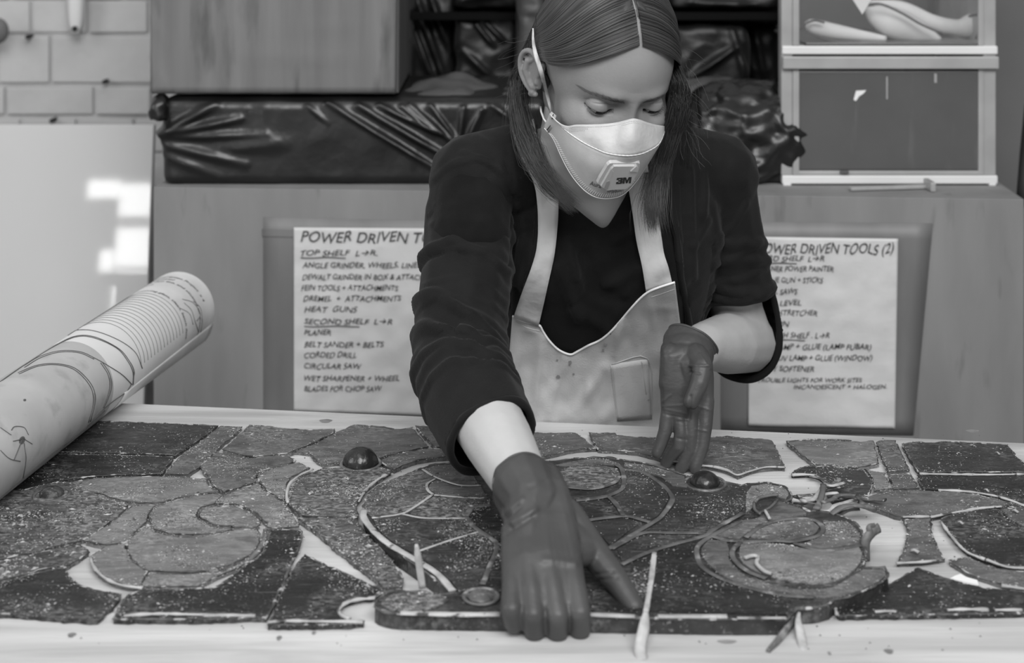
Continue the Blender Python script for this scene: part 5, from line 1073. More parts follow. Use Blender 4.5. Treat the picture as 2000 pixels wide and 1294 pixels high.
# --- eyes
def sph_patch(c, r, rot, az, el, m, name, parent, n=24, k=16):
    G = [[c+HR @ (rot @ Vector((math.sin(a)*math.cos(e), -math.cos(a)*math.cos(e), math.sin(e)))*r) for a in np.linspace(*az, n)] for e in np.linspace(*el, k)]
    return grid(name, G, m, parent, True)
for sx in (-1, 1):
    ec = HW((sx*EYE[0], EYE[1], EYE[2])); ey = empty('eye', (0, 0, 0)); ey.parent = PE; ey.location = ec-Vector(PE.location)
    bm = bmesh.new(); bmesh.ops.create_uvsphere(bm, u_segments=32, v_segments=20, radius=.0118, matrix=Matrix.Translation(ec)); frombm('eyeball', bm, mEyeW, ey, True)
    sph_patch(ec, .01195, Matrix.Rotation(math.radians(30), 3, 'X'), (-.5, .5), (-.5, .5), mIris, 'iris', ey)
    HB0 = bvh_of([body])
    def lid(X, dz=0, off=0):
        o_ = HW((sx*EYE[0]+X, -.3, EYE[2]-.0036+.0026*(X/.013)**2+dz)); dr_ = HR @ Vector((0, 1, 0)); h = HB0.ray_cast(o_, dr_); return h[0]-dr_*off
    xs = np.linspace(-.0125, .0125, 22)
    tube('lash_line', [lid(X, -.0002, .0002) for X in xs], [.0010*(.35+.65*math.cos(X/.0125*1.35)) for X in xs], mLash, ey, seg=6)
    V = []; Fc = []
    for q in range(44):
        X = -.0122+.0244*q/43; b0 = lid(X, -.0002, .0004)
        out = HR @ Vector((X*45+sx*.22, -.85, -.62+.12*math.sin(q*7))); out.normalize(); ln = (.0062+.0016*math.sin(q*3.7))*(.75+.5*(X*sx > 0)*abs(X)/.0125)
        pts = [b0+out*ln*t+HR @ Vector((0, 0, 1))*(.0020*t*t) for t in (0, .35, .7, 1)]
        v_, f_ = tube('x', pts, [.00022, .00018, .00012, .00004], None, seg=4, geo=True); n = len(V); V += v_; Fc += [tuple(i+n for i in f) for f in f_]
    mesh('eyelashes', V, Fc, mLash, ey)
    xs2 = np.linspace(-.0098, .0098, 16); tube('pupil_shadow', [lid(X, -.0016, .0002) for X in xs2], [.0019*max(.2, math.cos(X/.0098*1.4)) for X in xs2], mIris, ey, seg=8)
# brows: short hairs on the skin
HBV = bvh_of([body])
def surf(lx, lz, off=0):
    o_ = HW((lx, -.3, lz)); dr_ = HR @ Vector((0, 1, 0)); h = HBV.ray_cast(o_, dr_); return h[0]-dr_*off
for sx in (-1, 1):
    V = []; Fc = []
    for q in range(210):
        t = random.random(); ax_ = .011+t*.041; zc = .0155+.0058*math.sin(min(1, t*1.25)*1.9)-.0042*t; wd = .0042*(1-.7*t)*(.6+.4*min(1, t*4))
        zz = zc+random.uniform(-wd, wd); ln = .006; an = .25+.9*(1-t)*random.random()
        try:
            pts = [surf(sx*(ax_+ln*k*math.cos(an)), zz+ln*k*math.sin(an)*(1 if zz < zc+.001 else .1), .0004+.0004*k) for k in (0, .5, 1)]
        except Exception: continue
        v_, f_ = tube('x', pts, [.00015, .00013, .00005], None, seg=3, geo=True); n = len(V); V += v_; Fc += [tuple(i+n for i in f) for f in f_]
    mesh('eyebrow', V, Fc, mBrow, PE)
# --- ear (her right; the left one is under hair)
def ear(sx, parent):
    Be = Blob()
    def el_(u, v, o): # u back, v up, o outwards
        return HW((sx*(.0690+o*.9), .014+u*.85, v*.74-.0085))
    helix = [(.004, -.012, .004), (-.002, .006, .006), (.004, .022, .009), (.018, .029, .013), (.030, .022, .018), (.034, .006, .020), (.030, -.012, .018), (.020, -.026, .013), (.008, -.034, .007)]
    H2 = resample(helix, 30); Be.chain([el_(*p) for p in H2], [.0034]*30, gap=.5)
    Be.chain([el_(.006, -.034, .006), el_(.009, -.039, .006), el_(.002, -.036, .003)], [.0042, .0042, .0034], gap=.4)
    Be.chain([el_(.024, .010, .014), el_(.023, -.006, .0145), el_(.016, -.020, .010), el_(.008, -.026, .007)], [.004, .0042, .004, .004], gap=.4)
    Be.chain([el_(.023, .008, .013), el_(.016, .018, .010)], [.0038, .003], gap=.4)
    Be.chain([el_(.001, -.008, .004), el_(.001, -.014, .005)], [.004, .004], gap=.4)
    for u in np.linspace(0, .029, 7):
        for v in np.linspace(-.030, .022, 12):
            if ((u-.014)/.019)**2+((v+.002)/.030)**2 < 1: Be.ball(el_(u, v, .002+.30*u), (.0042, .0042, .0042), sub=1)
    return link('ear', Be.solid(.0012, 3, 'ear'), mFaceShade, parent, True)
ear(-1, PE)

# --- mask
def hgrid(rows, n, name, m, parent, thick=.0012, extra=None):
    R = [resample(r, n) for r in rows]; R = [catmull([R[i][j] for i in range(len(R))], 5) for j in range(n)]
    G = [[HL(*R[j][i]) for j in range(n)] for i in range(len(R[0]))]; return grid(name, G, m, parent, thick=thick), G
fm = empty('face_mask', (0, 0, 0)); fm.parent = PE; fm.location = HW((0, -.1, -.06))-Vector(PE.location)
fold = [(1074, 222, -.040), (1090, 240, -.053), (1112, 260, -.068), (1139, 278, -.086), (1165, 291, -.101), (1189, 300, -.114), (1224, 304, -.127), (1250, 301, -.124), (1270, 293, -.115), (1285, 283, -.103), (1293, 270, -.088), (1297, 256, -.074)]
topE = [(a_, b_, c_-.0065*(1 if a_ < 1185 else .3)) for a_, b_, c_ in [(1076, 226, -.041), (1092, 240, -.050), (1108, 246, -.058), (1125, 243.5, -.066), (1153, 243, -.0765), (1180, 242, -.086), (1205, 239, -.096), (1222, 235, -.1035), (1237, 231.5, -.1065), (1250, 234, -.104), (1264, 239, -.097), (1280, 243.5, -.087), (1297, 246, -.0735)]]
midT = [(a_, b_, c_-.004*(a_ < 1185)) for a_, b_, c_ in [(1075, 224, -.041), (1095, 244, -.054), (1118, 258, -.067), (1145, 264, -.082), (1170, 270, -.096), (1198, 274, -.110), (1220, 272, -.121), (1240, 268, -.1235), (1260, 266, -.113), (1276, 263, -.102), (1288, 258, -.089), (1297, 250, -.075)]]
hgrid([topE, midT, fold], 60, 'upper_panel', mMaskTopLit, fm)
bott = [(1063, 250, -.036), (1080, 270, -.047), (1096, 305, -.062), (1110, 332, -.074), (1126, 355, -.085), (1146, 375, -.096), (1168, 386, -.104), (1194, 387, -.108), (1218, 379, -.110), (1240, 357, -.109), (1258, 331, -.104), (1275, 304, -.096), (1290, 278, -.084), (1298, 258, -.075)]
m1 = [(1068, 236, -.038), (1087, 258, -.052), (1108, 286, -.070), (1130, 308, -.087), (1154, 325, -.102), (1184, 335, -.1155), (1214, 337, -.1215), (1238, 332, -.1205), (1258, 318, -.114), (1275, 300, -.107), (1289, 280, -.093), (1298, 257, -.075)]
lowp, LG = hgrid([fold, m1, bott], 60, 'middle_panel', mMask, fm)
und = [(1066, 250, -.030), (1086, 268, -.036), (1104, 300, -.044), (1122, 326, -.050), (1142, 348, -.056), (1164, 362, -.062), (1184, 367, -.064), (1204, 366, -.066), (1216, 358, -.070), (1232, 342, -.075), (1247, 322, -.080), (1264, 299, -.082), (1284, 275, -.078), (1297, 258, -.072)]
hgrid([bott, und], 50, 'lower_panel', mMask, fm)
tube('fold_seam', [HL(x, y, ly-.0008) for x, y, ly in resample(fold, 70)], [.0005+.0003*(i % 2) for i in range(70)], mMaskHi, fm, seg=6)
tube('bottom_seam', [HL(x, y, ly-.0006) for x, y, ly in resample(bott, 70)], .0006, mMaskHi, fm, seg=6)
# dotted weld line on the top edge
MB = bvh_of([o for o in fm.children if o.name.startswith(('upper_panel', 'middle_panel'))])
def on_mask(x, y, off=.0009): return hit(x, y, MB, off, 1.5)
# serrated welds beside the lower edge
bb_ = resample(bott, 84); V = []; Fc = []
for i in range(3, 72):
    x, y, ly = bb_[i]; fx, fy = 1190-x, 300-y; l = math.hypot(fx, fy); fx, fy = fx/l, fy/l
    a = on_mask(x+fx*3, y+fy*3, .0007); b_ = on_mask(x+fx*8-fy*3, y+fy*8+fx*3-2, .0009)
    v_, f_ = tube('x', [a, b_], [.00055, .0004], None, seg=4, geo=True); n = len(V); V += v_; Fc += [tuple(q+n for q in f) for f in f_]
mesh('weld_marks', V, Fc, mMaskHi, fm)
V = []; Fc = []; te = resample(topE, 75)
for i in range(14, 68):
    x, y, ly = te[i]
    for k, dy in enumerate((5, 8.5, 12)):
        if k == 0 or i < 26 or 46 < i < 60 and k < 3:
            if k == 2 and not i < 24: continue
            p = on_mask(x, y+dy, .0007); b0 = len(V); s = .00042
            V += [p+HR @ Vector((dx*s, -.0001, dz*s)) for dx, dz in ((-1.2, -1), (1.2, -1), (1.2, 1), (-1.2, 1))]; Fc.append((b0, b0+1, b0+2, b0+3))
mesh('weld_dots', V, Fc, M('dot_shadow', .16), fm)
# strap tab with staples, and elastic
grid('strap_tab', [[HL(1077, 218, -.040), HL(1086, 226, -.046)], [HL(1068, 236, -.037), HL(1079, 250, -.046)], [HL(1060, 250, -.033), HL(1072, 259, -.042)]], mMask, fm, thick=.0016)
for a, b_ in (((1081, 223), (1078, 232)), ((1075, 245), (1068, 254))):
    tube('staple', [HL(*a, -.0475), HL(*b_, -.0455)], .0006, mInk, fm, seg=5)
# valve
def mbox(name, poly, o0, o1, m, parent, bev=0, ref=None):
    P = [on_mask(x, y, 0) for x, y in poly]; n = len(P)
    if ref: c, nr = ref
    else:
        c = sum(P, Vector())/n; nr = sum(((P[(i+1) % n]-c).cross(P[i]-c) for i in range(n)), Vector()).normalized()
        if nr.y > 0: nr = -nr
        mx = sum(x for x, y in poly)/n; my = sum(y for x, y in poly)/n
        c = c+nr*max((on_mask(mx+(x-mx)*q, my+(y-my)*q, 0)-c).dot(nr) for x, y in poly for q in (.15, .4, .65, .85))
    def onp(x, y, o): r = ray(x, y); k = (c+nr*o-Vector((0, 0, ZC))).dot(nr)/r.dot(nr); return Vector((0, 0, ZC))+r*k
    mx = sum(x for x, y in poly)/n; my = sum(y for x, y in poly)/n
    V = [onp(x, y, o1)-nr*(o1-o0) for x, y in poly]+[onp(mx+(x-mx)*(1-bev), my+(y-my)*(1-bev), o1) for x, y in poly]
    return mesh(name, V, [tuple(range(n)), tuple(range(n, 2*n))[::-1]]+[(i, (i+1) % n, n+(i+1) % n, n+i) for i in range(n)], m, parent), c, nr
def c11(x, y): return (1040+x/4.793, 130+y/4.793)
bse, bc, bn = mbox('valve_base', mp(c11, [(605, 1095), (625, 1050), (700, 925), (722, 905), (740, 900), (990, 898), (1010, 905), (1012, 920), (990, 1000), (930, 1120), (840, 1160), (680, 1150), (640, 1130)]), -.0035, .0006, mValve, fm, .03)
vv, vc, vn = mbox('valve_cover', mp(c11, [(640, 1125), (738, 955), (760, 930), (960, 928), (990, 942), (990, 985), (925, 1110), (880, 1150), (740, 1160), (690, 1168)]), -.003, .0036, mValve, fm, .05, (bc, bn))
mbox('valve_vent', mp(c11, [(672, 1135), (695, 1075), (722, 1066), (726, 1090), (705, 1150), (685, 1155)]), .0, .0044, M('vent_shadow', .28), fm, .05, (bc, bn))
mbox('valve_lip', mp(c11, [(915, 985), (975, 930), (992, 950), (990, 988)]), .0, .0052, mValve, fm, .08, (bc, bn))
mbox('valve_side', mp(c11, [(640, 1125), (738, 955), (762, 985), (672, 1145)]), .0, .0041, mValve, fm, .04, (bc, bn))
def mask_text(s_, p0, p1, hpx, m, bold=0, shear=0, off=.0009, plane=None):
    c_ = bpy.data.curves.new('t', 'FONT'); c_.body = s_; c_.size = 1; c_.offset = bold; c_.shear = shear; o = bpy.data.objects.new('t', c_); COL.objects.link(o)
    dg = bpy.context.evaluated_depsgraph_get(); dg.update(); me = bpy.data.meshes.new_from_object(o.evaluated_get(dg)); bpy.data.objects.remove(o)
    vs = np.array([v.co[:] for v in me.vertices]); x0, x1 = vs[:, 0].min(), vs[:, 0].max(); y0, y1 = vs[:, 1].min(), vs[:, 1].max(); dx, dy = p1[0]-p0[0], p1[1]-p0[1]; L_ = math.hypot(dx, dy)
    for v in me.vertices:
        t = (v.co.x-x0)/(x1-x0); h_ = (v.co.y-y0)/(y1-y0)*hpx; X = p0[0]+dx*t+dy/L_*h_; Y = p0[1]+dy*t-dx/L_*h_
        if plane:
            r = ray(X, Y); k = (plane[0]-Vector((0, 0, ZC))).dot(plane[1])/r.dot(plane[1]); v.co = Vector((0, 0, ZC))+r*k
        else: v.co = on_mask(X, Y, off)
    me.update(); return link('printed_mark', me, m, fm)
pl = (bc+bn*.0039, bn)
def on_pl(x, y): r = ray(x, y); k = (pl[0]-Vector((0, 0, ZC))).dot(pl[1])/r.dot(pl[1]); return Vector((0, 0, ZC))+r*k
polys3 = [[(0, .78), (1, .78), (1, 1), (.06, 1)], [(0, .66), (.36, .66), (.36, .80), (0, .80)], [(.3, .40), (.98, .40), (.98, .62), (.3, .62)], [(0, 0), (.94, 0), (1, .22), (0, .22)], [(0, .2), (.36, .2), (.36, .34), (0, .34)], [(.64, .2), (1.04, .2), (1.04, .44), (.64, .44)], [(.64, .56), (1.04, .56), (1.04, .8), (.64, .8)]]
polysM = [[(1.06, 0), (1.42, 0), (1.42, 1), (1.06, 1)], [(2.12, 0), (2.48, 0), (2.48, 1), (2.12, 1)], [(1.30, 1), (1.56, 1), (1.90, .2), (1.66, .0)], [(2.24, 1), (1.98, 1), (1.64, .2), (1.88, .0)]]
V = []; Fc = []
for pg in polys3+polysM:
    n = len(V); Fc.append(tuple(range(n, n+len(pg))))
    for u_, v_ in pg: X, Y = c11(782+u_*56+v_*8, 1100-v_*58-u_*3.5); V.append(on_pl(X, Y))
mesh('printed_mark', V, Fc, mInk, fm)
mask_text('Aura', c11(532, 1108), c11(640, 1140), 8.5, mInkSoft, bold=.01, off=.0018)
mask_text('N95', c11(700, 1182), c11(752, 1186), 7, mInkSoft, bold=.01, off=.0018); mask_text('NIOSH', c11(760, 1186), c11(850, 1165), 6, mInkSoft, bold=.01, off=.0018)
o = ribbon('elastic_strap', [(1040, 55), (1039, 80), (1042, 105), (1051, 135), (1060, 165), (1068, 195), (1075, 220)], [(1042, 55), (1044, 80), (1050, 105), (1060, 135), (1067, 165), (1074, 195), (1079, 222)], mElastic, fm, bvh_of([body, [c_ for c_ in PE.children if c_.name.startswith('ear')][0]]), .0075, w_=3, thick=.0008)
tube('elastic_strap', [HL(1068, 240, -.036), HL(1062, 232, -.025), HL(1057, 218, -.008), HL(1056, 208, .01)], .0012, mElastic, fm, seg=6, flat=.5)

# --- hair: root cap and individual strands
nu, nv = 220, 150
th = np.linspace(-np.pi, np.pi, nu); ph = np.linspace(-.9, np.pi/2-.01, nv); TH, PH = np.meshgrid(th, ph)
d = np.stack([np.sin(TH)*np.cos(PH), -np.cos(TH)*np.cos(PH), np.sin(PH)], -1).reshape(-1, 3); P = head_pts(d)
ath = np.abs(TH.ravel()); hl = np.interp(ath, np.radians([0, 15, 30, 45, 60, 72, 82, 92, 105, 125, 180]), [.099, .094, .080, .062, .045, .034, .028, .024, .024, -.045, -.07])
z = P[:, 2]; k = np.clip((z-hl)/.012, 0, 1); part = np.exp(-(P[:, 0]/.0022)**2)*(P[:, 1] < .05)
P = P+d*(.0002+.0026*k*(1-.85*part))[:, None]
ok = (z > hl).reshape(nv, nu); idx = lambda i, j: i*nu+j
Fc = [(idx(i, j), idx(i, j+1), idx(i+1, j+1), idx(i+1, j)) for i in range(nv-1) for j in range(nu-1) if ok[i, j] and ok[i, j+1] and ok[i+1, j] and ok[i+1, j+1]]
keepf = [f for f in Fc if not (abs(np.mean([P[q][0] for q in f])) < .0009 and np.mean([P[q][1] for q in f]) < .03 and np.mean([P[q][2] for q in f]) > .05)]
hair = mesh('hair', HWn(P), keepf, mHairCap, PE, True)
SV, SF = [], []
def strand(pts, r):
    v_, f_ = tube('x', pts, r, None, seg=3, cap=False, geo=True); n = len(SV); SV.extend(v_); SF.extend([tuple(i+n for i in f) for f in f_])
def sdir(az, el): return np.array([math.sin(az)*math.cos(el), -math.cos(az)*math.cos(el), math.sin(el)])
def slerp(a, b_, t):
    w_ = math.acos(max(-1, min(1, float(np.dot(a, b_))))); return (math.sin((1-t)*w_)*a+math.sin(t*w_)*b_)/math.sin(w_) if w_ > 1e-4 else a
def unit(v): v = np.array(v, float); return v/np.linalg.norm(v)
def lscalp(dv, off): return head_pts(np.array([dv]))[0]+dv*off
rg = random.Random(5)
NS = 5600
allD = []; meta = []
for q in range(NS):
    side = -1 if q % 2 else 1; u = rg.random()**.9; cl = math.floor(u*46)/46+rg.gauss(0, .006); uu = .55*u+.45*cl
    al = math.radians(51+90*uu); A_ = np.array([side*.02, -math.cos(al), math.sin(al)]); A_ = unit(A_)
    if side < 0: Bv = unit(np.array([-.074, .008+.057*uu, .013+.024*uu])-HC)
    else: Bv = unit(np.array([.074, -.016+.075*uu, .030-.006*uu])-HC)
    # bulge so that the front strands follow the hairline
    Tm = unit(np.array([side*.061, -.049+.092*uu, .0415+.046*uu])-HC); mid = 2*Tm-(A_+Bv)/2
    ts = np.linspace(0, 1, 11); D_ = [unit((1-t)**2*A_+2*t*(1-t)*mid+t*t*Bv) for t in ts]; allD += D_; meta.append((side, uu, rg.gauss(0, 1), rg.gauss(0, 1), rg.random()))
Sp = head_pts(np.array(allD)); allD = np.array(allD)
for q, (side, uu, g1, g2, rr) in enumerate(meta):
    P = Sp[q*11:(q+1)*11].copy(); D_ = allD[q*11:(q+1)*11]; off = np.array([.0020, .0040, .0058, .0068, .0072, .0074, .0074, .0072, .0070, .0066, .0060])+.0012*rr
    ph_ = uu*40; P = P+D_*off[:, None]; P[:, 2] += .0011*np.sin(np.arange(11)*.7+ph_)*rr; Wp_ = [Vector(p) for p in HWn(P)]
    t_ = rr; g3, g4, g5 = rg.gauss(0, 1), rg.gauss(0, 1), rg.gauss(0, 1); wv = rg.random()*6.28; sp = .35+.85*rg.random()
    if side < 0:
        tail = [(1036-18*t_+g1*3, 128+10*t_+g3*4, 1.640), (1020-14*t_+g1*6, 190+g3*14, 1.640), (1022-8*t_+g1*9*sp, 245+g4*14, 1.620), (1042-8*t_+g1*10*sp, 300+g3*14, 1.590), (1068-8*t_+g1*8*sp, 348+g2*12, 1.572), (1096+g1*9*sp, 380+g2*8, 1.560), (1122+g1*9, 402+g2*8, 1.555)]
        if uu > .6 and rg.random() < .6: tail = [(1015+g1*9, 165+g3*12, 1.70), (1008+g1*11, 250+g4*14, 1.72), (1016+g1*12, 325+g2*12, 1.70)]
    else:
        tail = [(1313+32*t_+g1*2, 172+g3*5, 1.556), (1309+30*t_+g1*3, 222+g3*12, 1.562), (1292+22*t_+g1*6*sp, 278+g4*14, 1.575), (1280+18*t_+g1*8*sp, 328+g3*14, 1.580), (1270+16*t_+g1*11*sp, 372+g2*12, 1.575), (1266+12*t_+g1*13*sp, 408+g2*12, 1.565), (1272+10*t_+g1*14*sp, 444+g2*10, 1.560)]
        if rg.random() < .14: tail = [(1334+g1*5, 175+g3*10, 1.60), (1342+g1*8, 230+g4*12, 1.64), (1344+g1*11, 290+g3*12, 1.66), (1338+g1*12, 345+g2*12, 1.67)]
    pts = Wp_+[W(*p) for p in tail]
    fine = catmull([np.array(p) for p in pts], 2); n = len(fine); r0 = .00016+.00011*rg.random(); cutn = n if rg.random() < .3 else int(n*rg.uniform(.60, 1)); fine = fine[:cutn]; n = len(fine)
    strand(fine, [r0*(1 if i < n*.75 else max(.12, 1-(i-n*.75)/(n*.25))) for i in range(n)])
# flyaways
for q in range(46):
    if q % 2: 
        x, y = 1040+rg.uniform(-10, 5), rg.uniform(60, 220); pts = [W(x, y, 1.62)]; an = rg.uniform(2.2, 4.0)
        for k in range(5): an += rg.uniform(-.5, .5); x += math.cos(an)*rg.uniform(8, 17); y += -math.sin(an)*9+6; pts.append(W(x, y, 1.62+.01*k))
    else:
        x, y = 1336+rg.uniform(-8, 8), rg.uniform(90, 260); pts = [W(x, y, 1.58)]; an = rg.uniform(-1.6, 1.0)
        for k in range(6): an += rg.uniform(-.6, .6); x += math.cos(an)*rg.uniform(5, 13); y += -math.sin(an)*9+9; pts.append(W(x, y, 1.58-.002*k))
    strand(catmull([np.array(p) for p in pts], 4), .00016)
mesh('hair_strands', SV, SF, mHair, hair, True)

# --- gloved hands
def finger(B_, pts, rs_, gap=.22): B_.chain(pts, rs_, gap=gap)
Bg = Blob(); wr_ = WRr
K = [W(1004, 1112, 1.222), W(1033, 1096, 1.222), W(1068, 1088, 1.226), W(1112, 1090, 1.232)]       # little .. index knuckles
PI = [W(999, 1190, 1.186), W(1041, 1200, 1.183), W(1088, 1202, 1.184), W(1132, 1196, 1.188)]
TI = [W(1004, 1214, 1.192), W(1044, 1233, 1.190), W(1089, 1237, 1.190), W(1133, 1230, 1.193)]
for i in range(4):
    finger(Bg, [K[i], K[i].lerp(PI[i], .5)+Vector((0, -.002, .001)), PI[i], TI[i], TI[i]+Vector((0, .014, .0005))], [.0108, .0102, .0099, .0092, .0076])
wl, wrt = W(1002, 1000, 1.295), W(1090, 962, 1.300)
for i in range(13):
    s = i/12; b_ = wl.lerp(wrt, .12+.76*s); kk = np.array([np.interp(s*3, range(4), [k_[c] for k_ in K]) for c in range(3)]); kd = np.array([np.interp(s*3, range(4), [k_[c] for k_ in PI]) for c in range(3)])
    Bg.chain([b_, b_.lerp(Vector(kk), .5)+Vector((0, -.002, .003)), Vector(kk), Vector(kk).lerp(Vector(kd), .40), Vector(kk).lerp(Vector(kd), .80)], [.0165, .0145, .0118, .0104, .0080], gap=.3)
Bg.chain([WRr-(WRr-ER).normalized()*.012, WRr+(WRr-ER).normalized()*.015, WRr.lerp(K[1], .5), WRr.lerp(K[1], .8)], [.0300, .0262, .0200, .0120], gap=.12)
for s in (.1, .35, .6, .9):
    p = wl.lerp(wrt, s); Bg.chain([p-(WRr-ER).normalized()*.022, p], [.0165, .0155], gap=.3)
tb_, tm, ti_, tt = W(1104, 1010, 1.285), W(1158, 1078, 1.262), W(1208, 1138, 1.235), W(1238, 1184, 1.217)
Bg.chain([tb_, tm, ti_, tt, tt+(tt-ti_)*.12], [.0180, .0145, .0112, .0094, .0074], gap=.22); Bg.chain([W(1112, 1050, 1.262), W(1136, 1078, 1.255)], [.0150, .0120], gap=.25); Bg.chain([K[3], tm], [.010, .0125], gap=.25); Bg.chain([wrt.lerp(K[3], .6), tm], [.0125, .0130], gap=.25)
mg = Bg.solid(.0012, 14, 'glove'); a_ = verts(mg); n_ = norms(mg); p_ = pxn(a_); d_ = np.zeros(len(a_))
for (x0, y0, x1, y1, w_, am) in [(978, 1022, 1012, 990, 6, -.0018), (988, 1040, 1040, 1008, 6, -.0016), (984, 1006, 1020, 974, 6, .0012), (1000, 1020, 1046, 994, 6, .0012), (1035, 950, 1066, 938, 6, -.0010), (1164, 1122, 1196, 1116, 4, -.0010), (1170, 1132, 1204, 1128, 4, -.0008), (1062, 1094, 1076, 1094, 7, .0016), (1088, 1096, 1122, 1100, 7, .0014)]:
    vx, vy = x1-x0, y1-y0; t = np.clip(((p_[:, 0]-x0)*vx+(p_[:, 1]-y0)*vy)/(vx*vx+vy*vy), 0, 1); d_ += am*np.exp(-((p_[:, 0]-x0-t*vx)**2+(p_[:, 1]-y0-t*vy)**2)/w_**2)*(n_[:, 1] < .2)
a_ = a_+n_*d_[:, None]; a_[:, 2] = np.maximum(a_[:, 2], .9006)
cd_ = np.array((WRr-ER).normalized()); cutp = np.array(W(1031, 950, 1.318)); setv(mg, a_); cull(mg, ((a_-cutp) @ cd_) > -.006)
gl = link('glove', mg, mGlove, PE, True); md = gl.modifiers.new('s', 'SOLIDIFY'); md.thickness = .0006
def rim(pts, r, parent, m=mGlove):
    Q = catmull([np.array(p) for p in pts], 6, closed=True); tube('rolled_cuff', Q, [r*(1+.3*noise.noise(Vector(q)*60)) for q in Q], m, parent, seg=8, closed=True)

Bl = Blob()
def H(x, y, D): return W(x, y, D)
# palm: broad at left, wrist bent down over the hand
kn_ = [H(1306, 800, 1.560), H(1327, 808, 1.556), H(1350, 802, 1.556), H(1379, 782, 1.562)]   # little .. index
wb_ = [H(1312, 700, 1.572), H(1328, 694, 1.574), H(1348, 690, 1.578), H(1368, 690, 1.582)]
for i in range(13):
    u_ = i/4; wv = Vector([float(np.interp(u_, range(4), [k_[c] for k_ in wb_])) for c in range(3)]); kv = Vector([float(np.interp(u_, range(4), [k_[c] for k_ in kn_])) for c in range(3)])
    Bl.chain([wv, wv.lerp(kv, .5)+Vector((0, -.001, 0)), kv], [.0132, .0122, .0090], gap=.25)
Bl.ball(H(1342, 690, 1.592), (.0305, .024, .026), sub=3); Bl.ball(H(1346, 668, 1.604), (.0300, .024, .024), sub=3); Bl.ball(H(1358, 666, 1.612), (.0275, .026, .026), sub=3); Bl.chain([H(1340, 700, 1.580), H(1340, 740, 1.572)], [.0200, .0150], gap=.2); Bl.chain([H(1310, 690, 1.575), H(1306, 750, 1.565)], [.012, .0115], gap=.25)
Bl.chain([kn_[0], H(1299, 842, 1.553), H(1290, 868, 1.549), H(1283, 885, 1.546)], [.0088, .0078, .0070, .0062], gap=.25)
Bl.chain([kn_[1], H(1330, 846, 1.548), H(1326, 872, 1.545), H(1305, 898, 1.552), H(1300, 905, 1.553)], [.0086, .0078, .0076, .0070, .0062], gap=.25)
Bl.chain([kn_[2], H(1350, 850, 1.548), H(1349, 880, 1.545), H(1334, 908, 1.544), H(1328, 916, 1.544)], [.0088, .0080, .0078, .0072, .0064], gap=.25)
Bl.chain([kn_[3], H(1377, 830, 1.552), H(1371, 872, 1.545), H(1357, 912, 1.538)], [.0096, .0086, .0078, .0066], gap=.25)
Bl.chain([H(1358, 696, 1.572), H(1372, 716, 1.548), H(1366, 748, 1.536), H(1350, 784, 1.530)], [.0150, .0112, .0104, .0088], gap=.22); Bl.chain([H(1345, 712, 1.566), H(1352, 760, 1.560)], [.0135, .010], gap=.25)
ml = Bl.solid(.0011, 7, 'glove'); a_ = verts(ml); n_ = norms(ml); p_ = pxn(a_); d_ = np.zeros(len(a_))
def c12(x, y): return (1260+x/4.043, 620+y/4.043)
for (x0, y0, x1, y1, w_, am) in [(*c12(350, 380), *c12(500, 380), 2.5, .0012), (*c12(360, 430), *c12(430, 440), 2.5, -.0012), (*c12(430, 290), *c12(510, 400), 2.5, .001), (*c12(140, 660), *c12(200, 610), 2.5, .0008), (*c12(150, 760), *c12(340, 800), 2, -.0006), (*c12(150, 720), *c12(330, 760), 2, .0005), (*c12(140, 700), *c12(300, 690), 2, .0005), (*c12(250, 820), *c12(340, 822), 2, -.0008), (*c12(250, 950), *c12(330, 965), 2, -.0008), (*c12(400, 880), *c12(500, 900), 2, .0006), (*c12(420, 700), *c12(520, 730), 2, .0006), (*c12(360, 620), *c12(350, 800), 3, -.0016), (*c12(240, 860), *c12(160, 1050), 2, 0)]:
    vx, vy = x1-x0, y1-y0; t = np.clip(((p_[:, 0]-x0)*vx+(p_[:, 1]-y0)*vy)/(vx*vx+vy*vy), 0, 1); d_ += am*np.exp(-((p_[:, 0]-x0-t*vx)**2+(p_[:, 1]-y0-t*vy)**2)/w_**2)*(n_[:, 1] < .2)
a_ = a_+n_*d_[:, None]; setv(ml, a_)
fd = -np.array(Vector((.42, .62, .66)).normalized()); c0_ = np.array(H(1344, 648, 1.603)); cull(ml, ((a_-c0_) @ fd) > 0)
gl2 = link('glove', ml, mGlove, PE, True); md = gl2.modifiers.new('s', 'SOLIDIFY'); md.thickness = .0006
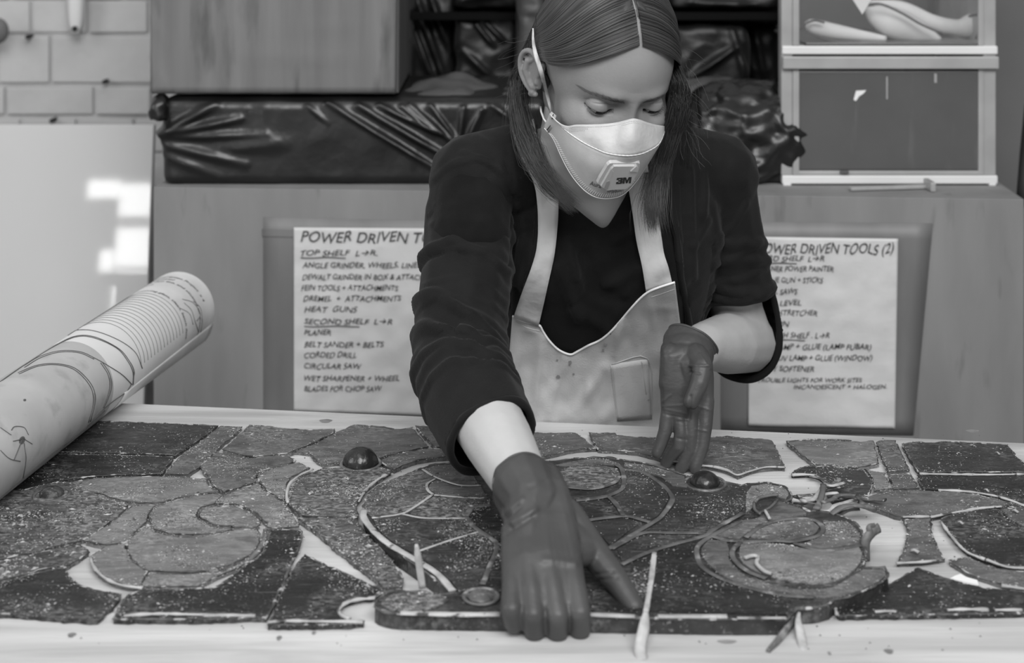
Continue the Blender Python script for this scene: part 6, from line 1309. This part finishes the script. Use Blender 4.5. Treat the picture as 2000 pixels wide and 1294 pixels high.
def rims(me, r, m, parent, name='rolled_cuff', minlen=40, step=4):
    """tube along every open edge loop of the mesh"""
    bm = bmesh.new(); bm.from_mesh(me); bm.verts.ensure_lookup_table(); seen = set()
    for v in bm.verts:
        if not v.is_boundary or v in seen: continue
        loop = [v]; seen.add(v); cur = v
        while True:
            nx = [e.other_vert(cur) for e in cur.link_edges if e.is_boundary and e.other_vert(cur) not in seen]
            if not nx: break
            cur = nx[0]; seen.add(cur); loop.append(cur)
        if len(loop) < minlen: continue
        P = np.array([w_.co[:] for w_ in loop]); 
        for _ in range(12): P = (np.roll(P, 1, 0)+P*2+np.roll(P, -1, 0))/4
        Q = [Vector(q) for q in P[::step]]
        tube(name, Q, [r*(1+.35*noise.noise(q*60)) for q in Q], m, parent, seg=8, closed=True)
    bm.free()
rims(ml, .0016, mGlove, gl2); rims(mg, .0012, mGlove, gl)
def cuff_rims():
    bm = bmesh.new(); bm.from_mesh(mc); bm.free()
    for c_, rad_ in ((np.array(W(962, 858, 1.405)), .075), (np.array(EL), .075)):
        bm = bmesh.new(); bm.from_mesh(mc); bad = [v for v in bm.verts if np.linalg.norm(np.array(v.co)-c_) > rad_]; bmesh.ops.delete(bm, geom=bad, context='VERTS')
        # only loops that were open in the full garment: keep points close to the cuff plane
        full = bmesh.new(); full.from_mesh(mc); L_ = []
        B_ = [v for v in full.verts if v.is_boundary and np.linalg.norm(np.array(v.co)-c_) < rad_]
        if B_:
            seen = set(); best = []
            for v in B_:
                if v in seen: continue
                loop = [v]; seen.add(v); cur = v
                while True:
                    nx = [e.other_vert(cur) for e in cur.link_edges if e.is_boundary and e.other_vert(cur) not in seen]
                    if not nx: break
                    cur = nx[0]; seen.add(cur); loop.append(cur)
                if len(loop) > len(best): best = loop
            P = np.array([w_.co[:] for w_ in best])
            for _ in range(10): P = (np.roll(P, 1, 0)+P*2+np.roll(P, -1, 0))/4
            Q = [Vector(q) for q in P[::2]]; tube('cuff', Q, [.0042*(1+.3*noise.noise(q*50)) for q in Q], mCardi, cg, seg=8, closed=True)
        full.free(); bm.free()
cuff_rims()
